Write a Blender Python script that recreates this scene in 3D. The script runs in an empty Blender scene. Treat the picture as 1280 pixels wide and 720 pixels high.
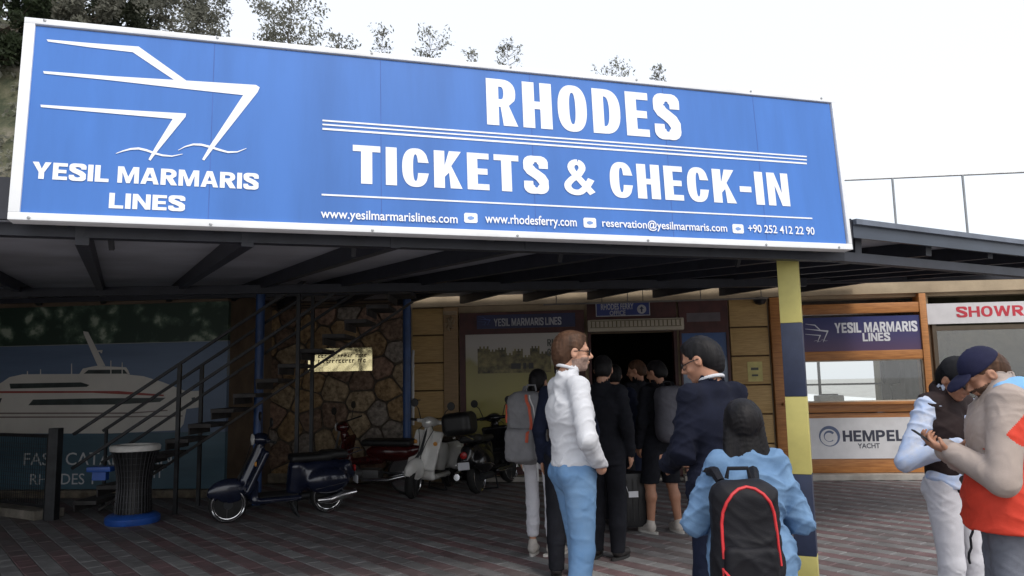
import bpy, bmesh, math, random
import numpy as np
from mathutils import Vector, Matrix, Euler

random.seed(7)
rng = np.random.RandomState(7)
PI = math.pi
R_ = math.radians
scene = bpy.context.scene
C = scene.collection

# ------------------------------------------------------------------ camera
F_PX, PITCH, ROLL, CAM_Z = 960.0, R_(7.0), R_(1.1), 1.55
_r0 = Vector((1, 0, 0)); _fw = Vector((0, math.cos(PITCH), math.sin(PITCH)))
_u0 = Vector((0, -math.sin(PITCH), math.cos(PITCH)))
CR = math.cos(ROLL) * _r0 - math.sin(ROLL) * _u0
CU = math.cos(ROLL) * _u0 + math.sin(ROLL) * _r0
CAM = Vector((0, 0, CAM_Z))
cd = bpy.data.cameras.new('camera')
cam = bpy.data.objects.new('camera', cd)
C.objects.link(cam)
cd.sensor_width = 36.0
cd.lens = F_PX / 1280.0 * 36.0
cd.clip_start = 0.05
cd.clip_end = 2000
m = Matrix((CR, CU, -_fw)).transposed().to_4x4()
m.translation = CAM
cam.matrix_world = m
scene.camera = cam

# ------------------------------------------------------------------ light: a bright thinly overcast day
SUN_EL, SUN_AZ = R_(50), R_(150)        # sun behind the camera, to its right, through thin cloud
w = bpy.data.worlds.new('World'); scene.world = w; w.use_nodes = True
nt = w.node_tree; nt.nodes.clear()
out = nt.nodes.new('ShaderNodeOutputWorld'); bg = nt.nodes.new('ShaderNodeBackground')
sky = nt.nodes.new('ShaderNodeTexSky'); sky.sky_type = 'NISHITA'; sky.sun_disc = False
sky.sun_elevation = SUN_EL; sky.sun_rotation = SUN_AZ; sky.dust_density = 4.0; sky.air_density = 1.2
mixw = nt.nodes.new('ShaderNodeMixRGB'); mixw.inputs[0].default_value = 0.62
mixw.inputs[2].default_value = (9.5, 9.8, 10.4, 1)      # thin white cloud cover
nt.links.new(sky.outputs[0], mixw.inputs[1]); nt.links.new(mixw.outputs[0], bg.inputs[0])
bg.inputs[1].default_value = 0.12
nt.links.new(bg.outputs[0], out.inputs[0])
sl = bpy.data.lights.new('sun', 'SUN'); sl.energy = 1.2; sl.angle = R_(14); sl.color = (1.0, 0.96, 0.9)
sun = bpy.data.objects.new('sun', sl); C.objects.link(sun)
sd = Vector((math.sin(SUN_AZ) * math.cos(SUN_EL), math.cos(SUN_AZ) * math.cos(SUN_EL), math.sin(SUN_EL)))
sun.rotation_euler = (-sd).to_track_quat('-Z', 'Y').to_euler(); sun.location = (5, -8, 12)
scene.view_settings.view_transform = 'Standard'
scene.view_settings.look = 'None'
scene.view_settings.gamma = 1.0
scene.view_settings.exposure = 0.35
scene.cycles.max_bounces = 8
scene.cycles.diffuse_bounces = 5
scene.cycles.transparent_max_bounces = 12

# ------------------------------------------------------------------ geometry helpers
def ray(x, y):
    return CR * (x - 640) - CU * (y - 360) + _fw * F_PX
def on_z(x, y, z=0.0):
    r = ray(x, y); return CAM + r * ((z - CAM_Z) / r.z)
def at_y(x, y, Y):
    r = ray(x, y); return CAM + r * (Y / r.y)

class Frame:
    """a plane in the world: origin, along, up (unit), normal towards the viewer"""
    def __init__(s, o, d, up):
        s.o = Vector(o); s.d = Vector(d).normalized(); s.up = Vector(up).normalized(); s.n = s.d.cross(s.up)
        s.M = Matrix((s.d, s.up, s.n)).transposed().to_4x4(); s.M.translation = s.o
    def px(s, x, y):
        r = ray(x, y); t = (s.o - CAM).dot(s.n) / r.dot(s.n); q = CAM + r * t - s.o
        return (q.dot(s.d), q.dot(s.up))
    def P(s, u, v, n=0.0):
        return s.o + s.d * u + s.up * v + s.n * n

def obj(name, me, mat=None, parent=None, label=None, M=None, smooth=False):
    o = bpy.data.objects.new(name, me); C.objects.link(o)
    if mat is not None and len(me.materials) == 0:
        for q in (mat if isinstance(mat, (list, tuple)) else [mat]): me.materials.append(q)
    if M is not None: o.matrix_world = M
    if parent is not None:
        o.parent = parent
    if label: o['label'] = label
    if smooth:
        me.polygons.foreach_set('use_smooth', [True] * len(me.polygons))
    return o
def wmat(o):
    if o.parent is None: return o.matrix_basis.copy()
    return wmat(o.parent) @ o.matrix_parent_inverse @ o.matrix_basis
def attach(o, parent, local=False):
    o.parent = parent
    if not local: o.matrix_parent_inverse = wmat(parent).inverted()
    return o
def tag(o, label, cat, group=None):
    o['label'] = label; o['category'] = cat
    if group: o['group'] = group
    return o
def thing(name, label, cat, loc=(0, 0, 0), rz=0.0, group=None):
    o = bpy.data.objects.new(name, None); C.objects.link(o)
    o.location = loc; o.rotation_euler = (0, 0, rz); o.empty_display_size = 0.2
    return tag(o, label, cat, group)
def kind(o, k):
    o['kind'] = k; return o
def copy_tree(o, parent=None):
    c = o.copy(); C.objects.link(c); c.parent = parent
    for ch in list(o.children): copy_tree(ch, c)
    return c

class MB:
    """collects simple solids in one mesh"""
    def __init__(s, F=None): s.v = []; s.f = []; s.F = F
    def add(s, vs, fs):
        b = len(s.v)
        s.v += [s.F.P(*p) if s.F else Vector(p) for p in vs]
        s.f += [[b + i for i in q] for q in fs]; return s
    def box(s, x0, x1, y0, y1, z0, z1, b=0.0):
        if b <= 0:
            vs = [(x, y, z) for x in (x0, x1) for y in (y0, y1) for z in (z0, z1)]
            return s.add(vs, [(0, 1, 3, 2), (4, 6, 7, 5), (0, 4, 5, 1), (2, 3, 7, 6), (0, 2, 6, 4), (1, 5, 7, 3)])
        bm = bmesh.new(); bmesh.ops.create_cube(bm, size=1)
        for v in bm.verts:
            v.co = Vector((x0 + (v.co.x + .5) * (x1 - x0), y0 + (v.co.y + .5) * (y1 - y0), z0 + (v.co.z + .5) * (z1 - z0)))
        bmesh.ops.bevel(bm, geom=bm.edges[:], offset=b, segments=2, profile=.6, affect='EDGES')
        bm.verts.index_update()
        r = s.add([tuple(v.co) for v in bm.verts], [[v.index for v in f.verts] for f in bm.faces]); bm.free(); return r
    def bar(s, a, b, wd, ht, up=(0, 0, 1)):
        a = Vector(a); b = Vector(b); d = (b - a).normalized(); up = Vector(up)
        sx = d.cross(up).normalized(); uz = sx.cross(d)
        vs = []
        for p in (a, b):
            for i, j in ((-1, -1), (1, -1), (1, 1), (-1, 1)): vs.append(p + sx * (wd / 2 * i) + uz * (ht / 2 * j))
        return s.add([tuple(v) for v in vs], [(0, 3, 2, 1), (4, 5, 6, 7), (0, 1, 5, 4), (1, 2, 6, 5), (2, 3, 7, 6), (3, 0, 4, 7)])
    def tube(s, pts, r, n=8, closed=False):
        pts = [Vector(p) for p in pts]; rs = r if isinstance(r, (list, tuple)) else [r] * len(pts)
        rings = []; prev = None
        N = len(pts)
        for i, p in enumerate(pts):
            if closed: d = pts[(i + 1) % N] - pts[i - 1]
            else: d = pts[min(i + 1, N - 1)] - pts[max(i - 1, 0)]
            d.normalize()
            if prev is None:
                prev = d.orthogonal().normalized()
            prev = (prev - d * prev.dot(d)).normalized(); q = d.cross(prev)
            rings.append([tuple(p + (prev * math.cos(2 * PI * k / n) + q * math.sin(2 * PI * k / n)) * rs[i]) for k in range(n)])
        fs = []
        for i in range(N if closed else N - 1):
            a = i * n; b = ((i + 1) % N) * n
            for k in range(n): fs.append((a + k, a + (k + 1) % n, b + (k + 1) % n, b + k))
        if not closed: fs += [tuple(range(n))[::-1], tuple(range((N - 1) * n, N * n))]
        return s.add([v for r_ in rings for v in r_], fs)
    def lathe(s, prof, n=24, M=None, caps=True):
        """prof [(r, z)] about z"""
        vs = []; fs = []
        for (r, z) in prof:
            for k in range(n):
                v = Vector((r * math.cos(2 * PI * k / n), r * math.sin(2 * PI * k / n), z))
                vs.append(tuple(M @ v if M else v))
        for i in range(len(prof) - 1):
            for k in range(n): fs.append((i * n + k, i * n + (k + 1) % n, (i + 1) * n + (k + 1) % n, (i + 1) * n + k))
        if caps: fs += [tuple(range(n))[::-1], tuple(range((len(prof) - 1) * n, len(prof) * n))]
        return s.add(vs, fs)
    def prism(s, poly, z0, z1):
        """poly [(x, y)] counter-clockwise, extruded along the third axis"""
        n = len(poly)
        return s.add([(p[0], p[1], z0) for p in poly] + [(p[0], p[1], z1) for p in poly],
                     [tuple(range(n))[::-1], tuple(range(n, 2 * n))] + [(i, (i + 1) % n, n + (i + 1) % n, n + i) for i in range(n)])
    def mesh(s, name):
        me = bpy.data.meshes.new(name); me.from_pydata([tuple(v) for v in s.v], [], s.f); me.update()
        bm = bmesh.new(); bm.from_mesh(me); bmesh.ops.recalc_face_normals(bm, faces=bm.faces[:]); bm.to_mesh(me); bm.free()
        return me
    def build(s, name, mat, parent=None, label=None, smooth=False, angle=None, local=False):
        me = s.mesh(name)
        o = obj(name, me, mat, None, label)
        if parent is not None: attach(o, parent, local)
        if smooth:
            me.polygons.foreach_set('use_smooth', [True] * len(me.polygons))
            try: me.set_sharp_from_angle(angle=R_(angle or 40))
            except Exception: pass
        return o

# ------------------------------------------------------------------ materials
MATS = {}
def mat(name, col, rough=0.6, metal=0.0, var=0.12, scale=6.0, bump=0.0, bscale=60.0, spec=0.5, col2=None, dirt=0.0, coat=0.0, transl=0.0, stretch=None, wrinkle=0.0):
    if name in MATS: return MATS[name]
    M = bpy.data.materials.new(name); M.use_nodes = True; t = M.node_tree; N = t.nodes; L = t.links
    b = N['Principled BSDF']
    b.inputs['Roughness'].default_value = rough; b.inputs['Metallic'].default_value = metal
    b.inputs['Specular IOR Level'].default_value = spec
    if coat: b.inputs['Coat Weight'].default_value = coat; b.inputs['Coat Roughness'].default_value = 0.08
    tc = N.new('ShaderNodeTexCoord'); mp = N.new('ShaderNodeMapping')
    L.new(tc.outputs['Object'], mp.inputs[0])
    if stretch: mp.inputs['Scale'].default_value = stretch
    n1 = N.new('ShaderNodeTexNoise'); n1.inputs['Scale'].default_value = scale; n1.inputs['Detail'].default_value = 5
    n1.inputs['Roughness'].default_value = 0.6
    L.new(mp.outputs[0], n1.inputs['Vector'])
    rp = N.new('ShaderNodeValToRGB'); L.new(n1.outputs['Fac'], rp.inputs[0])
    c = Vector(col); c2 = Vector(col2) if col2 else c * (1 - var * 1.6)
    rp.color_ramp.elements[0].position = 0.32; rp.color_ramp.elements[1].position = 0.68
    rp.color_ramp.elements[0].color = (*c2, 1)
    rp.color_ramp.elements[1].color = (*[min(1, q * (1 + var)) for q in c], 1)
    last = rp.outputs[0]
    if dirt:
        n2 = N.new('ShaderNodeTexNoise'); n2.inputs['Scale'].default_value = scale * 0.35; n2.inputs['Detail'].default_value = 8
        L.new(tc.outputs['Object'], n2.inputs['Vector'])
        r2 = N.new('ShaderNodeValToRGB'); r2.color_ramp.elements[0].position = 0.5; r2.color_ramp.elements[1].position = 0.72
        L.new(n2.outputs['Fac'], r2.inputs[0])
        mx = N.new('ShaderNodeMixRGB'); mx.blend_type = 'MULTIPLY'
        sc_ = N.new('ShaderNodeMath'); sc_.operation = 'MULTIPLY'; sc_.inputs[1].default_value = dirt
        L.new(r2.outputs[0], sc_.inputs[0]); L.new(sc_.outputs[0], mx.inputs[0])
        L.new(last, mx.inputs[1]); mx.inputs[2].default_value = (0.32, 0.28, 0.22, 1); last = mx.outputs[0]
    L.new(last, b.inputs['Base Color'])
    if bump:
        n3 = N.new('ShaderNodeTexNoise'); n3.inputs['Scale'].default_value = bscale; n3.inputs['Detail'].default_value = 4
        L.new(mp.outputs[0], n3.inputs['Vector'])
        bp = N.new('ShaderNodeBump'); bp.inputs['Strength'].default_value = bump; bp.inputs['Distance'].default_value = 0.01
        L.new(n3.outputs['Fac'], bp.inputs['Height']); L.new(bp.outputs[0], b.inputs['Normal'])
        if wrinkle:
            n4 = N.new('ShaderNodeTexNoise'); n4.inputs['Scale'].default_value = 7; n4.inputs['Detail'].default_value = 3; n4.inputs['Distortion'].default_value = 1.6
            n4.noise_type = 'RIDGED_MULTIFRACTAL'; L.new(tc.outputs['Object'], n4.inputs['Vector'])
            b2 = N.new('ShaderNodeBump'); b2.inputs['Strength'].default_value = wrinkle; b2.inputs['Distance'].default_value = 0.012
            L.new(n4.outputs['Fac'], b2.inputs['Height']); L.new(b2.outputs[0], bp.inputs['Normal'])
    if transl:
        tr = N.new('ShaderNodeBsdfTranslucent'); L.new(last, tr.inputs[0])
        ms = N.new('ShaderNodeMixShader'); ms.inputs[0].default_value = transl
        L.new(b.outputs[0], ms.inputs[1]); L.new(tr.outputs[0], ms.inputs[2]); L.new(ms.outputs[0], N['Material Output'].inputs[0])
    MATS[name] = M
    return M
def glass(name, tint=(0.93, 0.95, 0.94), rough=0.02):
    M = bpy.data.materials.new(name); M.use_nodes = True; t = M.node_tree; N = t.nodes; L = t.links
    N.remove(N['Principled BSDF'])
    g = N.new('ShaderNodeBsdfGlossy'); g.inputs['Roughness'].default_value = rough
    tr = N.new('ShaderNodeBsdfTransparent'); tr.inputs[0].default_value = (*tint, 1)
    fr = N.new('ShaderNodeFresnel'); fr.inputs[0].default_value = 1.6
    mm = N.new('ShaderNodeMath'); mm.operation = 'MULTIPLY_ADD'; mm.inputs[1].default_value = 0.9; mm.inputs[2].default_value = 0.06
    L.new(fr.outputs[0], mm.inputs[0])
    ms = N.new('ShaderNodeMixShader'); L.new(mm.outputs[0], ms.inputs[0]); L.new(tr.outputs[0], ms.inputs[1]); L.new(g.outputs[0], ms.inputs[2])
    L.new(ms.outputs[0], N['Material Output'].inputs[0]); MATS[name] = M; return M

M_white = mat('white_paint', (.80, .82, .84), .45, var=.04, dirt=.25)
M_print_white = mat('white_vinyl', (.86, .88, .9), .4, var=.02)
M_steel = mat('dark_steel', (.030, .032, .036), .5, .3, var=.25)
M_chrome = mat('chrome', (.75, .75, .76), .16, 1.0, var=.06)
M_black = mat('black_plastic', (.012, .012, .013), .45, var=.3)
M_rubber = mat('rubber', (.015, .015, .015), .8, var=.3)

# ------------------------------------------------------------------ lettering
def lettering(s, F, x0, x1, y0, y1, material, parent, name='lettering', bold=0.03, n=0.004, ext=0.0015, space=1.0, label=None, local=False):
    """a line of printed letters filling the rectangle x0..x1, y0..y1 (metres) of frame F"""
    cu = bpy.data.curves.new(name, 'FONT'); cu.body = s; cu.size = 1.0; cu.offset = bold; cu.space_character = space
    cu.resolution_u = 3; cu.extrude = 0.0
    to = bpy.data.objects.new('tmp', cu); C.objects.link(to)
    dg = bpy.context.evaluated_depsgraph_get(); dg.update()
    me = bpy.data.meshes.new_from_object(to.evaluated_get(dg))
    bpy.data.objects.remove(to)
    co = np.zeros(len(me.vertices) * 3); me.vertices.foreach_get('co', co); co = co.reshape(-1, 3)
    a, b = co.min(0), co.max(0)
    co[:, 0] = x0 + (co[:, 0] - a[0]) / (b[0] - a[0]) * (x1 - x0)
    co[:, 1] = y0 + (co[:, 1] - a[1]) / (b[1] - a[1]) * (y1 - y0)
    co[:, 2] = n
    me.vertices.foreach_set('co', co.ravel())
    bm = bmesh.new(); bm.from_mesh(me)
    r = bmesh.ops.extrude_face_region(bm, geom=bm.faces[:])
    bmesh.ops.translate(bm, verts=[g for g in r['geom'] if isinstance(g, bmesh.types.BMVert)], vec=(0, 0, ext))
    bm.transform(F.M if F else Matrix())
    bmesh.ops.recalc_face_normals(bm, faces=bm.faces[:])
    bm.to_mesh(me); bm.free(); me.name = name
    me.materials.clear()
    me.polygons.foreach_set('use_smooth', [False] * len(me.polygons))
    o = obj(name, me, material, None, label)
    if parent is not None: attach(o, parent, local)
    return o
# heavy sans capitals drawn as outlines (each glyph: list of pieces; a piece = outer contour + holes)
def _arc(cx, cy, rx, ry, a0, a1, n=14, e=1.0):
    o_ = []
    for k in range(n + 1):
        a = a0 + (a1 - a0) * k / n; c_, s_ = math.cos(a), math.sin(a)
        o_.append((cx + rx * math.copysign(abs(c_) ** e, c_), cy + ry * math.copysign(abs(s_) ** e, s_)))
    return o_
def _ribbon(pts, ws):
    n = len(pts); L_ = []; R2 = []
    for i in range(n):
        a = pts[max(0, i - 1)]; c = pts[min(n - 1, i + 1)]; dx, dy = c[0] - a[0], c[1] - a[1]; q = math.hypot(dx, dy) + 1e-9
        if not isinstance(ws, tuple): w_ = (ws[i] if isinstance(ws, list) else ws) / 2
        else: w_ = (abs(dx) / q * ws[1] + abs(dy) / q * ws[0]) / 2
        L_.append((pts[i][0] - dy / q * w_, pts[i][1] + dx / q * w_)); R2.append((pts[i][0] + dy / q * w_, pts[i][1] - dx / q * w_))
    return L_ + R2[::-1]
def glyph(ch, W, v, h):
    P = lambda *p: [list(p)]
    if ch in 'I1': return (v, [P((0, 0), (v, 0), (v, 1), (0, 1))])
    if ch == 'H': return (W, [P((0, 0), (v, 0), (v, .5 - h / 2), (W - v, .5 - h / 2), (W - v, 0), (W, 0), (W, 1), (W - v, 1), (W - v, .5 + h / 2), (v, .5 + h / 2), (v, 1), (0, 1))])
    if ch == 'E': W *= .84; return (W, [P((0, 0), (W, 0), (W, h), (v, h), (v, .5 - h / 2), (W * .93, .5 - h / 2), (W * .93, .5 + h / 2), (v, .5 + h / 2), (v, 1 - h), (W, 1 - h), (W, 1), (0, 1))])
    if ch == 'L': W *= .82; return (W, [P((0, 0), (W, 0), (W, h), (v, h), (v, 1), (0, 1))])
    if ch == 'T': return (W * .98, [P((W * .49 - v / 2, 0), (W * .49 + v / 2, 0), (W * .49 + v / 2, 1 - h), (W * .98, 1 - h), (W * .98, 1), (0, 1), (0, 1 - h), (W * .49 - v / 2, 1 - h))])
    if ch == '-': W *= .55; return (W, [P((0, .36), (W, .36), (W, .36 + h * 1.05), (0, .36 + h * 1.05))])
    if ch == 'N': W *= 1.04; return (W, [P((0, 0), (v * .9, 0), (v * .9, .62), (W - v * .95, 0), (W, 0), (W, 1), (W - v * .9, 1), (W - v * .9, .38), (v * .95, 1), (0, 1))])
    if ch == 'M': W *= 1.28; return (W, [P((0, 0), (v * .9, 0), (v * .9, .66), (W / 2 - v * .35, 0), (W / 2 + v * .35, 0), (W - v * .9, .66), (W - v * .9, 0), (W, 0), (W, 1), (W - v * 1.15, 1), (W / 2, .38), (v * 1.15, 1), (0, 1))])
    if ch == 'K': W *= 1.06; return (W, [P((0, 0), (v, 0), (v, .30), (v + .09, .42), (W - v * 1.12, 0), (W, 0), (W * .5 + v * .3, .60), (W * .97, 1), (W * .97 - v * 1.15, 1), (v, .60), (v, 1), (0, 1))])
    if ch == 'Y': W *= 1.08; return (W, [P((W / 2 - v / 2, 0), (W / 2 + v / 2, 0), (W / 2 + v / 2, .40), (W, 1), (W - v * 1.12, 1), (W / 2, .60), (v * 1.12, 1), (0, 1), (W / 2 - v / 2, .40))])
    if ch == 'A': W *= 1.12; return (W, [[[(0, 0), (v * 1.02, 0), (v * 1.02 + .055, .2), (W - v * 1.02 - .055, .2), (W - v * 1.02, 0), (W, 0), (W / 2 + v * .58, 1), (W / 2 - v * .58, 1)], [(W * .5 - W * .115, .2 + h * .95), (W * .5 + W * .115, .2 + h * .95), (W / 2, .70)]]])
    if ch == 'W': W *= 1.5; return (W, [P((W * .18, 0), (W * .36, 0), (W * .5, .60), (W * .64, 0), (W * .82, 0), (W, 1), (W - v * 1.0, 1), (W * .735, .36), (W * .585, 1), (W * .415, 1), (W * .265, .36), (v * 1.0, 1), (0, 1))])
    if ch == 'O': W *= 1.02; return (W, [[_arc(W / 2, .5, W / 2, .515, 0, 2 * PI, 40, .82)[:-1], _arc(W / 2, .5, W / 2 - v, .515 - h, 0, 2 * PI, 40, .82)[:-1]]])
    if ch == 'D': return (W, [[[(0, 0), (W * .42, 0)] + _arc(W * .42, .5, W * .58, .5, -PI / 2, PI / 2, 18, .8)[1:-1] + [(W * .42, 1), (0, 1)], [(v, h), (W * .42, h)] + _arc(W * .42, .5, W * .58 - v, .5 - h, -PI / 2, PI / 2, 18, .8)[1:-1] + [(W * .42, 1 - h), (v, 1 - h)]]])
    if ch in 'PR':
        y0 = .40 if ch == 'R' else .36; r = (1 - y0) / 2
        o_ = [(0, 0), (v, 0)]
        if ch == 'R': o_ += [(v, y0 + .0), (v + .035, y0), (W - v * 1.12, 0), (W * 1.03, 0), (W * .74, y0 + .035)]
        else: o_ += [(v, y0), (W * .5, y0)]
        a_ = _arc(W * .5, y0 + r, W * .47, r, -PI / 2, PI / 2, 14, .85)
        o_ += (a_[5:-1] if ch == 'R' else a_[1:-1]) + [(W * .5, 1), (0, 1)]
        hole = [(v, y0 + h), (W * .48, y0 + h)] + _arc(W * .48, y0 + r, W * .49 - v, r - h, -PI / 2, PI / 2, 10, .85)[1:-1] + [(W * .48, 1 - h), (v, 1 - h)]
        return (W, [[o_, hole]])
    if ch == 'C':
        W *= .98; out_ = _arc(W / 2, .5, W / 2, .515, R_(28), R_(332), 34, .82); inn = _arc(W / 2, .5, W / 2 - v, .515 - h, R_(28), R_(332), 34, .82)
        out_[0] = (W, .64); inn[0] = (W - v, .64); out_[-1] = (W, .36); inn[-1] = (W - v, .36)
        return (W, [[out_ + inn[::-1]]])
    if ch == 'S':
        W *= .98; x, y = v * .45, h / 2; top_ = .515 - y
        c = [(W - x, .68)] + _arc(W / 2, .755, W / 2 - x, .265 - y, R_(8), R_(182), 12, .85) + [(x + .01, .70), (W * .22 + x * .5, .60), (W * .5, .52), (W * .78 - x * .5, .43), (W - x - .01, .32)] + _arc(W / 2, .25, W / 2 - x, .27 - y, R_(-2), R_(-172), 12, .85) + [(x, .32)]
        r_ = _ribbon(c, (v * .9, h * .98)); n_ = len(c)
        return (W, [[[r_[i], r_[i + 1], r_[2 * n_ - 2 - i], r_[2 * n_ - 1 - i]]] for i in range(n_ - 1)])
    if ch == '&':
        W *= 1.22; x = v * .46
        loop = _arc(W * .42, .77, W * .20, .16, R_(-50), R_(230), 14)
        c1 = [(W * .96, .0 + .05), (W * .60, .50)] + loop[0:0]
        path = [(W * .93, .06), (W * .30, .64)] + _arc(W * .42, .78, W * .19, .15, R_(200), R_(-40), 12) + [(W * .50, .60), (W * .22, .42)] + _arc(W * .38, .25, W * .29, .18, R_(140), R_(300), 12) + [(W * .72, .22), (W * .90, .46)]
        a = path[:10]; b_ = path[9:]
        out_ = []
        for pt in (path[:9], path[8:]):
            r_ = _ribbon(pt, v * .73); n_ = len(pt); out_ += [[[r_[i], r_[i + 1], r_[2 * n_ - 2 - i], r_[2 * n_ - 1 - i]]] for i in range(n_ - 1)]
        return (W, out_)
    return (W * .5, [])
def big_text(s, F, x0, x1, y0, y1, material, parent, n=.0, ext=.0015, W=.56, v=.23, h=.17, gap=.09, sp=.24, name='lettering', label=None):
    from mathutils.geometry import tessellate_polygon
    x = 0; pcs = []
    for ch in s:
        if ch == ' ': x += sp; continue
        w_, g_ = glyph(ch, W, v, h)
        for j_, pc in enumerate(g_): pcs.append(([[(x + a, b) for a, b in cont] for cont in pc], j_))
        x += w_ + gap
    tot = x - gap; b = MB(F)
    for pc, i in pcs:
        pc = [[(x0 + a / tot * (x1 - x0), y0 + c * (y1 - y0)) for a, c in cont] for cont in pc]
        flat = [p for cont in pc for p in cont]; N_ = len(flat)
        tr = tessellate_polygon([[Vector((p[0], p[1], 0)) for p in cont] for cont in pc])
        z0 = n + .00006 * i; z1 = z0 + ext; vs = [(p[0], p[1], z0) for p in flat] + [(p[0], p[1], z1) for p in flat]
        fs = [(c_, b2, a) for a, b2, c_ in tr] + [(a + N_, b2 + N_, c_ + N_) for a, b2, c_ in tr]; k0 = 0
        for cont in pc:
            m_ = len(cont)
            for k in range(m_): fs.append((k0 + k, k0 + (k + 1) % m_, N_ + k0 + (k + 1) % m_, N_ + k0 + k))
            k0 += m_
        b.add(vs, fs)
    return b.build(name, material, parent, label)
def big_px(s, F, xl, yt, xr, yb, material, parent, **k):
    a = F.px(xl, yt); c = F.px(xr, yb)
    return big_text(s, F, a[0], c[0], c[1], a[1], material, parent, **k)
def text_px(s, F, xl, yt, xr, yb, material, parent, **k):
    """same, rectangle given where it stands: corner points seen at these places of the plane"""
    a = F.px(xl, yt); b = F.px(xr, yb)
    return lettering(s, F, a[0], b[0], b[1], a[1], material, parent, **k)

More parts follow.
